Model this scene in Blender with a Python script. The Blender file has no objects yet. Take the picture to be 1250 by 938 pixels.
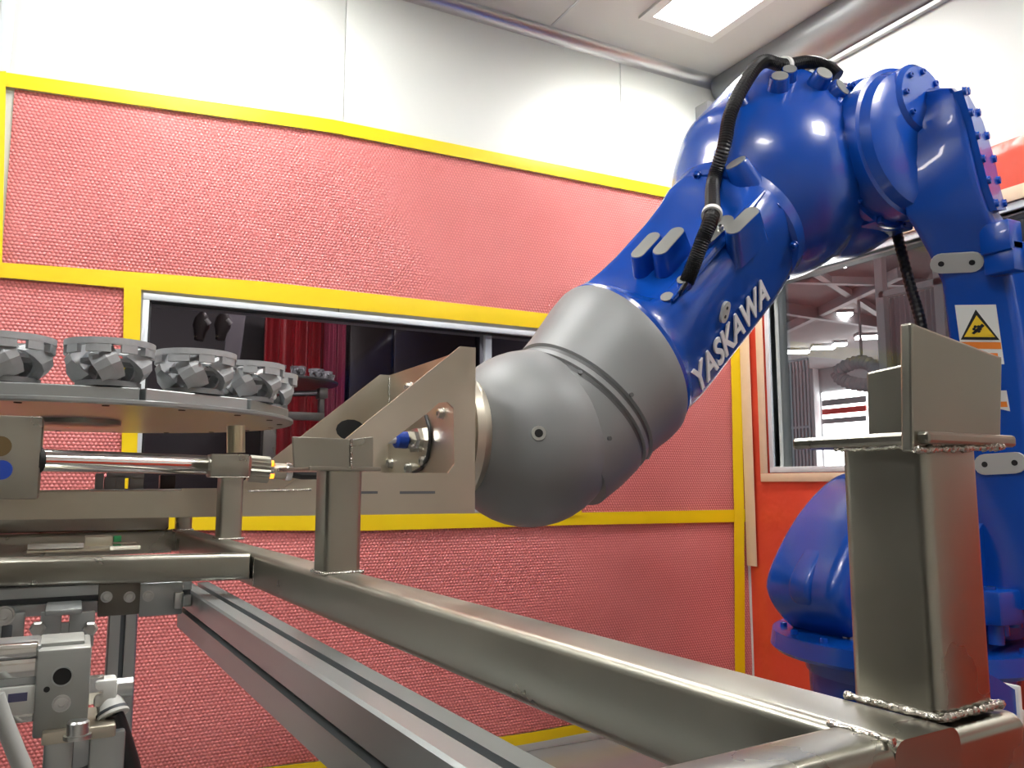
import bpy, bmesh, math, random
from mathutils import Vector, Matrix, Euler
random.seed(7)
SC = bpy.context.scene
COL = SC.collection
PI = math.pi
# ------------------------------------------------------------------ camera
F, CX, CY = 1000.0, 625.0, 469.0
YAW, PITCH, CAMZ = math.radians(28), math.atan(0.121), 1.18
C0 = Vector((0, 0, CAMZ))
cd = bpy.data.cameras.new('camera'); cam = bpy.data.objects.new('camera', cd); COL.objects.link(cam)
cd.sensor_width = 36; cd.lens = 36 * F / 1250.0; cd.clip_start = 0.02; cd.clip_end = 200
cam.location = C0; cam.rotation_euler = (PI / 2 + PITCH, 0, -YAW)
SC.camera = cam
# ------------------------------------------------------------------ light and exposure
SC.view_settings.view_transform = 'Standard'; SC.view_settings.look = 'None'
SC.view_settings.gamma = 1; SC.view_settings.use_curve_mapping = False
SC.view_settings.exposure = 1.05
LAMP_POWER = 24.0          # emission of the ceiling diffusers
w = bpy.data.worlds.new('world'); SC.world = w; w.use_nodes = True
w.node_tree.nodes['Background'].inputs[0].default_value = (0.75, 0.82, 0.9, 1)
w.node_tree.nodes['Background'].inputs[1].default_value = 0.35

# ------------------------------------------------------------------ pixel -> place (survey of the photograph)
_fh = Vector((math.sin(YAW), math.cos(YAW), 0)); _r = Vector((math.cos(YAW), -math.sin(YAW), 0)); _z = Vector((0, 0, 1))
_fw = _fh * math.cos(PITCH) + _z * math.sin(PITCH); _up = _z * math.cos(PITCH) - _fh * math.sin(PITCH)
def ray(px, py): return _r * ((px - CX) / F) + _up * ((CY - py) / F) + _fw
def onpl(px, py, axis, v):
    d = ray(px, py); t = (v - C0[axis]) / d[axis]; return C0 + d * t
def onY(px, py, v): return onpl(px, py, 1, v)
def onX(px, py, v): return onpl(px, py, 0, v)
def onZ(px, py, v): return onpl(px, py, 2, v)
S = 0.85                    # size of the machinery surveyed in tube widths
def T(p): return C0 + S * (Vector(p) - C0)

# ------------------------------------------------------------------ materials
MATS = {}
def nodes(m): return m.node_tree.nodes, m.node_tree.links
def mat(name, col, rough=0.5, metal=0.0, coat=0.0, emit=None, estr=0.0, spec=0.5, noise=None, bump=None, rnoise=None):
    m = bpy.data.materials.new(name); m.use_nodes = True; MATS[name] = m
    n, l = nodes(m); b = n['Principled BSDF']
    b.inputs['Base Color'].default_value = (*col, 1); b.inputs['Roughness'].default_value = rough
    b.inputs['Metallic'].default_value = metal; b.inputs['Coat Weight'].default_value = coat
    b.inputs['Specular IOR Level'].default_value = spec
    if emit: b.inputs['Emission Color'].default_value = (*emit, 1); b.inputs['Emission Strength'].default_value = estr
    tc = n.new('ShaderNodeTexCoord')
    if noise:       # (scale, amount, stretch xyz)
        sc, am, st = noise
        mp = n.new('ShaderNodeMapping'); mp.inputs['Scale'].default_value = st; l.new(tc.outputs['Object'], mp.inputs[0])
        t = n.new('ShaderNodeTexNoise'); t.inputs['Scale'].default_value = sc; t.inputs['Detail'].default_value = 5
        l.new(mp.outputs[0], t.inputs[0])
        mx = n.new('ShaderNodeMix'); mx.data_type = 'RGBA'
        mx.inputs[6].default_value = (*[c * (1 - am) for c in col], 1); mx.inputs[7].default_value = (*[min(1, c * (1 + am)) for c in col], 1)
        l.new(t.outputs[0], mx.inputs[0]); l.new(mx.outputs[2], b.inputs['Base Color'])
        if rnoise:
            mr = n.new('ShaderNodeMapRange'); mr.inputs[1].default_value = 0.3; mr.inputs[2].default_value = 0.7
            mr.inputs[3].default_value = rnoise[0]; mr.inputs[4].default_value = rnoise[1]
            l.new(t.outputs[0], mr.inputs[0]); l.new(mr.outputs[0], b.inputs['Roughness'])
    if bump:        # (scale, strength, distance)
        t2 = n.new('ShaderNodeTexNoise'); t2.inputs['Scale'].default_value = bump[0]; t2.inputs['Detail'].default_value = 3
        l.new(tc.outputs['Object'], t2.inputs[0])
        bp = n.new('ShaderNodeBump'); bp.inputs['Strength'].default_value = bump[1]; bp.inputs['Distance'].default_value = bump[2]
        l.new(t2.outputs[0], bp.inputs['Height']); l.new(bp.outputs[0], b.inputs['Normal'])
    return m
STEEL = mat('brushed_stainless', (0.39, 0.378, 0.325), 0.3, 1.0, noise=(9, 0.16, (1, 1, 1)), rnoise=(0.24, 0.42))
STEELP = mat('plate_stainless', (0.56, 0.52, 0.43), 0.36, 1.0, noise=(7, 0.12, (1, 1, 1)), rnoise=(0.3, 0.48))
CHROME = mat('polished_shaft', (0.72, 0.72, 0.70), 0.12, 1.0)
DISCM = mat('turned_disc', (0.33, 0.345, 0.345), 0.3, 0.5, noise=(3, 0.1, (1, 1, 1)))
ALU = mat('anodised_aluminium', (0.42, 0.445, 0.45), 0.34, 0.9, noise=(30, 0.05, (1, 0.05, 1)))
SLOT = mat('slot_dark', (0.12, 0.13, 0.14), 0.5, 0.5)
WELD = mat('weld_bead', (0.55, 0.53, 0.48), 0.22, 1.0, bump=(300, 0.8, 0.003))
BLUE = mat('blue_enamel', (0.002, 0.056, 0.35), 0.27, 0.0, coat=0.3, bump=(320, 0.16, 0.0015), noise=(4, 0.1, (1, 1, 1)))
GREYC = mat('grey_cover', (0.215, 0.222, 0.226), 0.5, 0.15, noise=(5, 0.07, (1, 1, 1)))
GREYD = mat('grey_cover_groove', (0.08, 0.083, 0.085), 0.5)
PADM = mat('machined_pad', (0.26, 0.265, 0.25), 0.45, 0.3)
TAGM = mat('grey_white_paint', (0.42, 0.43, 0.41), 0.5)
BLACK = mat('black_rubber', (0.012, 0.012, 0.013), 0.38)
DARK = mat('dark_hole', (0.006, 0.006, 0.006), 0.7)
CAST = mat('cast_aluminium', (0.42, 0.435, 0.45), 0.55, 0.35, noise=(60, 0.15, (1, 1, 1)), bump=(200, 0.2, 0.001))
CASTD = mat('cast_aluminium_dark', (0.20, 0.205, 0.21), 0.6, 0.4, noise=(60, 0.2, (1, 1, 1)))
BOLT = mat('zinc_bolt', (0.6, 0.61, 0.6), 0.28, 1.0)
YEL = mat('yellow_tape', (0.93, 0.66, 0.004), 0.42, noise=(6, 0.06, (1, 1, 1)), bump=(14, 0.25, 0.006))
MASK = mat('masking_tape', (0.78, 0.60, 0.42), 0.65, noise=(12, 0.08, (1, 1, 1)), bump=(20, 0.2, 0.004))
WHITEP = mat('white_wall_panel', (0.74, 0.765, 0.73), 0.42, noise=(2, 0.02, (1, 1, 1)))
BACKW = mat('dark_side_wall', (0.03, 0.03, 0.028), 0.6)
FRONTW = mat('grey_rear_wall', (0.50, 0.49, 0.45), 0.6)
WHITEF = mat('white_window_frame', (0.70, 0.76, 0.80), 0.4)
SEAL = mat('window_gasket', (0.012, 0.012, 0.014), 0.5)
CEILM = mat('ceiling_panel', (0.62, 0.62, 0.59), 0.5, noise=(2, 0.03, (1, 1, 1)))
COVE = mat('galvanised_cove', (0.55, 0.56, 0.57), 0.32, 0.9)
DUCTM = mat('grey_duct', (0.30, 0.31, 0.33), 0.35, 0.7)
FLOORM = mat('coated_floor', (0.20, 0.195, 0.19), 0.12, 0.0, coat=0.3, noise=(5, 0.1, (1, 1, 1)))
FILM = mat('red_film', (0.72, 0.075, 0.035), 0.3, 0.0, noise=(3, 0.14, (1, 1, 1)), bump=(5, 0.5, 0.03))
WHITE = mat('white_plastic', (0.72, 0.73, 0.70), 0.4)
LETTER = mat('white_lettering', (0.85, 0.86, 0.86), 0.4)
SIGNY = mat('sign_yellow', (0.85, 0.58, 0.02), 0.45)
ORANGE = mat('orange_print', (0.80, 0.22, 0.02), 0.5)
BLUEP = mat('blue_plastic', (0.01, 0.05, 0.35), 0.35)
GREEN = mat('green_plastic', (0.01, 0.16, 0.05), 0.5)
LED = mat('orange_light', (0.9, 0.3, 0.02), 0.4, emit=(1, 0.32, 0.02), estr=1.3)
BRASS = mat('nickel_brass', (0.55, 0.48, 0.33), 0.3, 1.0)
DKWALL = mat('dark_booth_wall', (0.085, 0.076, 0.086), 0.45, noise=(2, 0.15, (1, 1, 1)))
DKBROWN = mat('dark_brown_panel', (0.035, 0.022, 0.022), 0.4)
CURT = mat('dark_red_curtain', (0.30, 0.012, 0.020), 0.3, bump=(60, 0.3, 0.01), noise=(4, 0.3, (1, 1, 1)))
PINK = mat('magenta_curtain', (0.34, 0.05, 0.10), 0.4, bump=(70, 0.5, 0.01))
HALLC = mat('hall_ceiling', (0.15, 0.14, 0.145), 0.8, noise=(1.2, 0.25, (1, 1, 1)))
HALLW = mat('hall_wall', (0.42, 0.43, 0.44), 0.7)
HALLF = mat('hall_floor', (0.3, 0.3, 0.29), 0.4)
HALLB = mat('hall_beam', (0.24, 0.24, 0.25), 0.6)
FENCE = mat('fence_wire', (0.40, 0.42, 0.44), 0.4, 0.5)
GLOW = mat('hall_glow', (0.9, 0.9, 0.9), 0.5, emit=(1.0, 0.97, 0.95), estr=5.0)  # self-glowing surface imitating a lit stretch of the hall
TUBE = mat('lamp_tube', (0.9, 0.9, 0.9), 0.5, emit=(1.0, 0.98, 0.95), estr=16)
DIFF = mat('lamp_diffuser', (0.9, 0.9, 0.9), 0.5, emit=(1.0, 0.985, 0.95), estr=LAMP_POWER)
REDM = mat('red_print', (0.6, 0.04, 0.03), 0.5)

def bubble_mat():
    m = bpy.data.materials.new('red_bubble_wrap'); m.use_nodes = True
    n, l = nodes(m); b = n['Principled BSDF']
    tc = n.new('ShaderNodeTexCoord'); px, pz = 0.0145, 0.0145 * math.sqrt(3)
    def cell(off):
        mp = n.new('ShaderNodeVectorMath'); mp.operation = 'MULTIPLY_ADD'
        mp.inputs[1].default_value = (1 / px, 0, 1 / pz); mp.inputs[2].default_value = (100 + off, 0, 100 + off)
        l.new(tc.outputs['Object'], mp.inputs[0])
        fr = n.new('ShaderNodeVectorMath'); fr.operation = 'FRACTION'; l.new(mp.outputs[0], fr.inputs[0])
        sb = n.new('ShaderNodeVectorMath'); sb.operation = 'SUBTRACT'; sb.inputs[1].default_value = (.5, 0, .5); l.new(fr.outputs[0], sb.inputs[0])
        sc = n.new('ShaderNodeVectorMath'); sc.operation = 'MULTIPLY'; sc.inputs[1].default_value = (1, 0, math.sqrt(3)); l.new(sb.outputs[0], sc.inputs[0])
        ln = n.new('ShaderNodeVectorMath'); ln.operation = 'LENGTH'; l.new(sc.outputs[0], ln.inputs[0])
        return ln
    a, c = cell(0), cell(.5)
    mn = n.new('ShaderNodeMath'); mn.operation = 'MINIMUM'; l.new(a.outputs['Value'], mn.inputs[0]); l.new(c.outputs['Value'], mn.inputs[1])
    mr = n.new('ShaderNodeMapRange'); mr.inputs[1].default_value = 0.5; mr.inputs[2].default_value = 0.12; mr.interpolation_type = 'SMOOTHSTEP'
    l.new(mn.outputs[0], mr.inputs[0])
    ns = n.new('ShaderNodeTexNoise'); ns.inputs['Scale'].default_value = 2.2; ns.inputs['Detail'].default_value = 4; l.new(tc.outputs['Object'], ns.inputs[0])
    mx = n.new('ShaderNodeMix'); mx.data_type = 'RGBA'; mx.inputs[6].default_value = (0.80, 0.215, 0.205, 1); mx.inputs[7].default_value = (0.88, 0.29, 0.28, 1)
    l.new(ns.outputs[0], mx.inputs[0])
    mx2 = n.new('ShaderNodeMix'); mx2.data_type = 'RGBA'; mx2.blend_type = 'MULTIPLY'; mx2.inputs[7].default_value = (0.80, 0.72, 0.72, 1)
    inv = n.new('ShaderNodeMath'); inv.operation = 'SUBTRACT'; inv.inputs[0].default_value = 1; l.new(mr.outputs[0], inv.inputs[1])
    l.new(inv.outputs[0], mx2.inputs[0]); l.new(mx.outputs[2], mx2.inputs[6]); l.new(mx2.outputs[2], b.inputs['Base Color'])
    bp = n.new('ShaderNodeBump'); bp.inputs['Strength'].default_value = 0.75; bp.inputs['Distance'].default_value = 0.004
    l.new(mr.outputs[0], bp.inputs['Height']); l.new(bp.outputs[0], b.inputs['Normal'])
    b.inputs['Roughness'].default_value = 0.3
    return m
BUB = bubble_mat()
def glass_mat(name, tint, refl):
    m = bpy.data.materials.new(name); m.use_nodes = True; n, l = nodes(m)
    n.remove(n['Principled BSDF']); o = n['Material Output']
    t = n.new('ShaderNodeBsdfTransparent'); t.inputs[0].default_value = (*tint, 1)
    g = n.new('ShaderNodeBsdfGlossy'); g.inputs['Roughness'].default_value = 0.02
    fr = n.new('ShaderNodeFresnel'); fr.inputs[0].default_value = refl
    mx = n.new('ShaderNodeMixShader'); l.new(fr.outputs[0], mx.inputs[0]); l.new(t.outputs[0], mx.inputs[1]); l.new(g.outputs[0], mx.inputs[2])
    l.new(mx.outputs[0], o.inputs[0]); return m
GLASS1 = glass_mat('tinted_glass', (0.80, 0.78, 0.82), 1.27)
GLASS2 = glass_mat('clear_glass', (0.93, 0.94, 0.95), 1.35)

# ------------------------------------------------------------------ mesh helpers
class MB:
    def __init__(s): s.v = []; s.f = []
    def add(s, vs, fs):
        o = len(s.v); s.v += [Vector(p) for p in vs]; s.f += [tuple(i + o for i in q) for q in fs]; return s
    def box(s, a, b, bev=0.0):
        x0, x1 = sorted((a[0], b[0])); y0, y1 = sorted((a[1], b[1])); z0, z1 = sorted((a[2], b[2]))
        if bev > 0:
            return s.bm(lambda m: beveled_box(m, (x0, y0, z0), (x1, y1, z1), bev))
        return s.add([(x0,y0,z0),(x1,y0,z0),(x1,y1,z0),(x0,y1,z0),(x0,y0,z1),(x1,y0,z1),(x1,y1,z1),(x0,y1,z1)],
                     [(0,3,2,1),(4,5,6,7),(0,1,5,4),(1,2,6,5),(2,3,7,6),(3,0,4,7)])
    def bm(s, fn):
        m = bmesh.new(); fn(m); m.verts.ensure_lookup_table(); m.verts.index_update()
        s.add([v.co.copy() for v in m.verts], [[v.index for v in f.verts] for f in m.faces]); m.free(); return s
    def rings(s, rs, closed=False, cap=True):
        k = len(rs[0]); vs = [p for r in rs for p in r]; fs = []
        N = len(rs)
        for i in range(N if closed else N - 1):
            for j in range(k):
                a = i * k + j; b = i * k + (j + 1) % k; c = ((i + 1) % N) * k + (j + 1) % k; d = ((i + 1) % N) * k + j
                fs.append((a, b, c, d))
        if cap and not closed:
            fs.append(tuple(range(k - 1, -1, -1))); fs.append(tuple((N - 1) * k + j for j in range(k)))
        return s.add(vs, fs)
    def lathe(s, o, ax, prof, n=32, cap=True):
        o = Vector(o); ax = Vector(ax).normalized(); e1, e2 = perp(ax)
        return s.rings([[o + ax * t + (e1 * math.cos(2*PI*j/n) + e2 * math.sin(2*PI*j/n)) * r for j in range(n)] for t, r in prof], cap=cap)
    def cyl(s, a, b, r, n=20, r2=None):
        a = Vector(a); b = Vector(b); return s.lathe(a, b - a, [(0, r), ((b - a).length, r if r2 is None else r2)], n)
    def tube(s, pts, r, n=10, rr=None):
        pts = [Vector(p) for p in pts]; rs = []; e1 = None
        for i, p in enumerate(pts):
            t = (pts[min(i + 1, len(pts) - 1)] - pts[max(i - 1, 0)]).normalized()
            if e1 is None: e1, e2 = perp(t)
            else:
                e1 = (e1 - t * e1.dot(t)).normalized(); e2 = t.cross(e1)
            q = rr(i) if rr else r
            rs.append([p + (e1 * math.cos(2*PI*j/n) + e2 * math.sin(2*PI*j/n)) * q for j in range(n)])
        return s.rings(rs)
    def prism(s, poly, d):          # poly: 3-D points in a plane; d: extrusion vector
        k = len(poly); d = Vector(d); P = [Vector(p) for p in poly]
        return s.add(P + [p + d for p in P], [tuple(range(k - 1, -1, -1)), tuple(range(k, 2 * k))] + [(i, (i + 1) % k, k + (i + 1) % k, k + i) for i in range(k)])
    def holed(s, outer, hole, d):   # plate with one hole (outer and hole as loops), extruded by d
        def fn(m):
            d_ = Vector(d)
            loops = []
            for lp in (outer, hole):
                vs = [m.verts.new(p) for p in lp]; loops.append([m.edges.new((vs[i], vs[(i + 1) % len(vs)])) for i in range(len(vs))])
            r = bmesh.ops.triangle_fill(m, edges=[e for lp in loops for e in lp], use_beauty=True)
            fs = [g for g in r['geom'] if isinstance(g, bmesh.types.BMFace)]
            ex = bmesh.ops.extrude_face_region(m, geom=fs)
            bmesh.ops.translate(m, verts=[g for g in ex['geom'] if isinstance(g, bmesh.types.BMVert)], vec=d_)
            bmesh.ops.recalc_face_normals(m, faces=m.faces)
        return s.bm(fn)
    def build(s, name, m, parent=None, scale=False, smooth=35, xf=None, bev=0):
        off = parent_world(parent)
        vs = [(T(p) if scale else p) for p in s.v]
        if xf: vs = [xf @ p for p in vs]
        me = bpy.data.meshes.new(name); me.from_pydata([p - off for p in vs], [], s.f); me.validate()
        b = bmesh.new(); b.from_mesh(me); bmesh.ops.recalc_face_normals(b, faces=b.faces)
        if bev: bmesh.ops.bevel(b, geom=b.edges[:], offset=bev, segments=2, affect='EDGES', profile=.5)
        b.to_mesh(me); b.free()
        if smooth:
            me.shade_smooth(); me.set_sharp_from_angle(angle=math.radians(smooth))
        me.materials.append(m)
        o = bpy.data.objects.new(name, me); COL.objects.link(o)
        if parent: o.parent = parent
        return o
def perp(ax):
    h = Vector((0, 0, 1)) if abs(ax.z) < 0.9 else Vector((1, 0, 0)); e1 = ax.cross(h).normalized(); return e1, ax.cross(e1).normalized()
def beveled_box(m, a, b, bev, seg=2):
    r = bmesh.ops.create_cube(m, size=1)
    for v in r['verts']:
        v.co = Vector((a[i] + (v.co[i] + .5) * (b[i] - a[i]) for i in range(3)))
    bmesh.ops.bevel(m, geom=m.edges[:] + m.verts[:], offset=bev, segments=seg, affect='EDGES', profile=0.5)
ROOTS = {}
def parent_world(p):
    off = Vector((0, 0, 0))
    while p is not None:
        off += p.location; p = p.parent
    return off
def tag(o, label, cat, group=None, kind=None):
    if label: o['label'] = label
    if cat: o['category'] = cat
    if group: o['group'] = group
    if kind: o['kind'] = kind
    return o
def struct(o, label=None, cat=None):
    o['kind'] = 'structure'
    if label: o['label'] = label
    if cat: o['category'] = cat
    return o
def thing(name, loc, label, cat, group=None):
    o = bpy.data.objects.new(name, None); COL.objects.link(o); o.location = loc; o.empty_display_size = 0.05
    return tag(o, label, cat, group)
def copy_tree(o, parent=None):
    c = o.copy(); COL.objects.link(c); c.parent = parent
    for ch in [x for x in o.children]: copy_tree(ch, c)
    return c
def frame_mat(o, ex, ey, ez):
    m = Matrix(((ex[0], ey[0], ez[0], o[0]), (ex[1], ey[1], ez[1], o[1]), (ex[2], ey[2], ez[2], o[2]), (0, 0, 0, 1))); return m

# ================================================================== ROOM
YB, XR, ZC = 3.321, 3.177, 3.42
XL, YF = -2.2, -2.0
WT = 0.12
# window openings
w1 = (0.215, 2.03, 1.075, 1.865)        # X0 X1 Z0 Z1 in the back wall
w2 = (0.95, 3.095, 1.262, 2.235)         # Y0 Y1 Z0 Z1 in the side wall
m = MB(); m.box((XL - .2, YF - .2, -.1), (XR + WT, YB + WT, 0)); struct(m.build('floor', FLOORM), 'shiny grey coated floor of the robot cell')
# ceiling with a hole for the visible lamp
m = MB()
lampX, lampY = (2.335, 2.70), (2.30, 2.945)
m.box((XL - .2, YF - .2, ZC), (lampX[0], YB + WT, ZC + .1)); m.box((lampX[1], YF - .2, ZC), (XR + WT, YB + WT, ZC + .1))
m.box((lampX[0], YF - .2, ZC), (lampX[1], lampY[0], ZC + .1)); m.box((lampX[0], lampY[1], ZC), (lampX[1], YB + WT, ZC + .1))
m.box((lampX[0] - .05, lampY[0] - .05, ZC + .1), (lampX[1] + .05, lampY[1] + .05, ZC + .12))
ceil = struct(m.build('ceiling', CEILM), 'pale grey panelled ceiling above the robot')
for x in (-1.0, 0.75, 1.95):
    MB().box((x, YF, ZC - .003), (x + .012, YB - .06, ZC)).build('panel_joint', COVE, ceil)
MB().box((XL, 1.7, ZC - .003), (XR, 1.712, ZC)).build('panel_joint', COVE, ceil)
# back wall: core around the window, white panels in front of it
m = MB()
yb0, yb1 = YB + .012, YB + WT
m.box((XL - .2, yb0, 0), (w1[0], yb1, ZC)); m.box((w1[1], yb0, 0), (XR + WT, yb1, ZC))
m.box((w1[0], yb0, 0), (w1[1], yb1, w1[2])); m.box((w1[0], yb0, w1[3]), (w1[1], yb1, ZC))
wb = struct(m.build('wall_back', WHITEP), 'white panelled wall behind the pink bubble wrap')
seams = [XL - .2, -.305, onY(421, 80, YB).x, onY(757, 80, YB).x, XR]
for i in range(4):
    a, b = seams[i] + .0015, seams[i + 1] - .0015
    z0 = 1.87
    MB().box((a, YB, z0), (b, YB + .0125, ZC), .002).build('panel', WHITEP, wb)
MB().box((XL - .2, YB, 0), (w1[0], YB + .0125, z0)).build('panel', WHITEP, wb)
MB().box((w1[1], YB, 0), (XR, YB + .0125, z0)).build('panel', WHITEP, wb)
MB().box((w1[0], YB, 0), (w1[1], YB + .0125, w1[2])).build('panel', WHITEP, wb)
# side wall
m = MB()
m.box((XR, YF - .2, 0), (XR + WT, w2[0], ZC)); m.box((XR, w2[1], 0), (XR + WT, YB + WT, ZC))
m.box((XR, w2[0], 0), (XR + WT, w2[1], w2[2])); m.box((XR, w2[0], w2[3]), (XR + WT, w2[1], ZC))
struct(m.build('wall_right', WHITEP), 'white side wall with a window behind the robot')
struct(MB().box((XL - .2, YF - .2, 0), (XL, YB + WT, ZC)).build('wall_left', BACKW))
struct(MB().box((XL - .2, YF - .2, 0), (XR + WT, YF, ZC)).build('wall_front', FRONTW))
# coves
def cove(p0, p1, inward, r, mt, name, label):
    p0, p1, inward = Vector(p0), Vector(p1), Vector(inward); dn = Vector((0, 0, -1))
    prof = [(0, 0), (r, 0)] + [(r * (1 - math.sin(a)), r * (1 - math.cos(a))) for a in [PI/2*k/8 for k in range(1, 8)]] + [(0, r)]
    rs = [[p + inward * a + dn * b for a, b in prof] for p in (p0, p1)]
    return struct(MB().rings(rs).build(name, mt, smooth=50), label)
cove((XL, YB, ZC), (XR, YB, ZC), (0, -1, 0), .055, COVE, 'trim_1', 'shiny metal cove between the white wall and the ceiling')
# round duct strip along the side wall
m = MB(); rs = []
for y in (YF, YB - .01):
    rs.append([Vector((XR - .002, y, ZC - .002)), Vector((XR - .16, y, ZC - .002))] +
              [Vector((XR - .16 + .16 * (1 - math.cos(a)) , y, ZC - .03 - .15 * math.sin(a))) for a in [PI/2*k/10 for k in range(11)]])
m.rings(rs); struct(m.build('trim_2', DUCTM, smooth=50), 'dark grey rounded duct strip along the ceiling edge')
MB().box((XR - .03, YF, ZC - .20), (XR - .001, YB, ZC - .18)).build('lower_lip', COVE, bpy.data.objects['trim_2'])
tr = MB().box((-.327, YB - .012, 2.6), (-.285, YB, ZC), .004).build('trim_3', WHITEF); struct(tr, 'white vertical joint strip on the white wall')

# ceiling lamps
def ceiling_lamp(x0, x1, y0, y1, label, recess):
    t = thing('ceiling_lamp', ((x0 + x1) / 2, (y0 + y1) / 2, ZC), label, 'lamp', 'ceiling lamps')
    f = .05; zt = ZC - .014
    m = MB()
    for a, b in (((x0 - f, y0 - f), (x1 + f, y0)), ((x0 - f, y1), (x1 + f, y1 + f)), ((x0 - f, y0), (x0, y1)), ((x1, y0), (x1 + f, y1))):
        m.box((a[0], a[1], zt), (b[0], b[1], ZC))
    m.build('frame', WHITE, t)
    zd = ZC + .05 if recess else ZC - .012
    MB().box((x0, y0, zd), (x1, y1, zd + .008)).build('diffuser', DIFF, t)
    if recess:
        for k in (1, 2, 3):
            y = y0 + (y1 - y0) * k / 4; MB().box((x0, y - .004, zd - .03), (x1, y + .004, zd)).build('louvre', WHITE, t)
    return t
ceiling_lamp(*lampX, *lampY, 'recessed square ceiling lamp with white frame above the robot', True)
for k, (x, y) in enumerate([(0.42, 2.60), (-1.5, 2.60), (2.5, 0.55), (0.42, 0.55), (-1.5, .55)]):
    ceiling_lamp(x - .19, x + .19, y - .32, y + .32, ['flush ceiling lamp before the white wall, out of view', 'flush ceiling lamp in the far corner, out of view',
        'flush ceiling lamp by the side window, out of view', 'flush ceiling lamp overhead, out of view', 'flush ceiling lamp behind, out of view'][k], False)

# wall speaker box in the room corner
p0 = onY(863, 122, YB - .10); p1 = onY(886, 150, YB - .10)
t = thing('wall_sensor', (p0.x, YB, p1.z), 'small grey sensor box high in the room corner', 'sensor')
MB().box((p0.x, YB - .10, p1.z), (p1.x, YB - .001, p0.z), .006).build('housing', HALLB, t)
c = (p0 + p1) / 2
MB().cyl((c.x, YB - .115, c.z), (c.x, YB - .099, c.z), .028).build('lens', DARK, t)

# ------------------------------------------------------------------ bubble wrap, tapes (on the back wall)
def hash_noise(x, z): return math.sin(x * 5.1 + z * 2.3) * .5 + math.sin(x * 2.2 - z * 6.7 + 1.3) * .35 + math.sin(x * 11 + z * 9) * .15
def lerp_poly(pts, x):
    if x <= pts[0][0]: return pts[0][1] + (pts[1][1] - pts[0][1]) * (x - pts[0][0]) / (pts[1][0] - pts[0][0])
    for (a, b), (c, d) in zip(pts, pts[1:]):
        if x <= c: return b + (d - b) * (x - a) / (c - a)
    (a, b), (c, d) = pts[-2:]; return d + (d - b) * (x - c) / (c - a)
def wall_pts(pts): return [(onY(a, b, YB).x, onY(a, b, YB).z) for a, b in pts]
def sheet(name, xa, xb, up, lo, label, thick=.004, m_=None, amp=.005, y=None, nx=60, nz=16, back_=.0005):
    up, lo = wall_pts(up), wall_pts(lo); xa, xb = onY(xa, 500, YB).x, onY(xb, 500, YB).x
    vs = []; y = YB if y is None else y
    for i in range(nx + 1):
        x = xa + (xb - xa) * i / nx; zu, zl = lerp_poly(up, x), lerp_poly(lo, x)
        for j in range(nz + 1):
            u = j / nz; edge = min(1, 6 * min(u, 1 - u) + .0); z = zl + (zu - zl) * u
            vs.append(Vector((x, y - thick - amp * edge * (1 + hash_noise(x * 1.3, z * 1.3)), z)))
    fs = [(i * (nz + 1) + j, (i + 1) * (nz + 1) + j, (i + 1) * (nz + 1) + j + 1, i * (nz + 1) + j + 1) for i in range(nx) for j in range(nz)]
    M = MB().add(vs, fs); o = len(M.v)
    # back face and rim
    k = nz + 1
    back = [Vector((v.x, y - back_, v.z)) for v in vs]
    M.v += back
    per = [i * k for i in range(nx + 1)] + [nx * k + j for j in range(1, k)] + [i * k + nz for i in range(nx - 1, -1, -1)] + [j for j in range(nz - 1, 0, -1)]
    for a, b in zip(per, per[1:] + per[:1]): M.f.append((b, a, a + o, b + o))
    ob = M.build(name, m_ or BUB, smooth=60); tag(ob, label, 'sheet' if m_ is None else 'tape', 'pink bubble wrap sheets' if m_ is None else 'yellow tape strips'); return ob
TT_U = [(0, 90), (400, 147), (810, 229), (905, 250)]; TT_L = [(0, 107), (400, 163), (810, 242), (905, 262)]
TM_U = [(0, 322), (154, 333), (320, 345), (640, 381), (905, 411)]; TM_L = [(0, 340), (154, 353), (320, 369), (640, 400), (905, 428)]
TL_U = [(0, 624), (440, 628), (700, 626), (915, 622)]; TL_L = [(0, 646), (440, 648), (700, 641), (915, 637)]
TB_U = [(130, 960), (292, 940), (400, 927), (644, 894), (716, 881), (905, 852)]; TB_L = [(130, 976), (292, 956), (400, 942), (644, 907), (716, 893), (905, 864)]
sheet('bubble_wrap_sheet', -12, 906, TT_L, TM_U, 'wide pink bubble wrap strip below the white wall, above the dark window')
sheet('bubble_wrap_sheet', -260, 152, TM_L, TL_U, 'pink bubble wrap square beside the window, behind the casting rack', nx=30)
sheet('bubble_wrap_sheet', 704, 908, TM_L, TL_U, 'pink bubble wrap square between the dark window and the room corner', nx=24)
sheet('bubble_wrap_sheet', -260, 912, TL_L, TB_U, 'large pink bubble wrap sheet below the window, down to the floor', nz=22, amp=.006)
def tape(xa, xb, up, lo, label, lift):
    o = sheet('yellow_tape', xa, xb, up, lo, label, thick=lift, m_=YEL, amp=.0006, nx=40, nz=3, back_=.0165); return o
tape(-260, 905, TT_U, TT_L, 'yellow tape strip along the top edge of the bubble wrap', .0185)
tape(-260, 916, TM_U, TM_L, 'yellow tape strip running just above the dark window', .0185)
tape(-260, 917, TL_U, TL_L, 'long yellow tape strip below the dark window', .0185)
tape(-260, 912, TB_U, TB_L, 'yellow tape strip along the floor edge of the bubble wrap', .0185)
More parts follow.
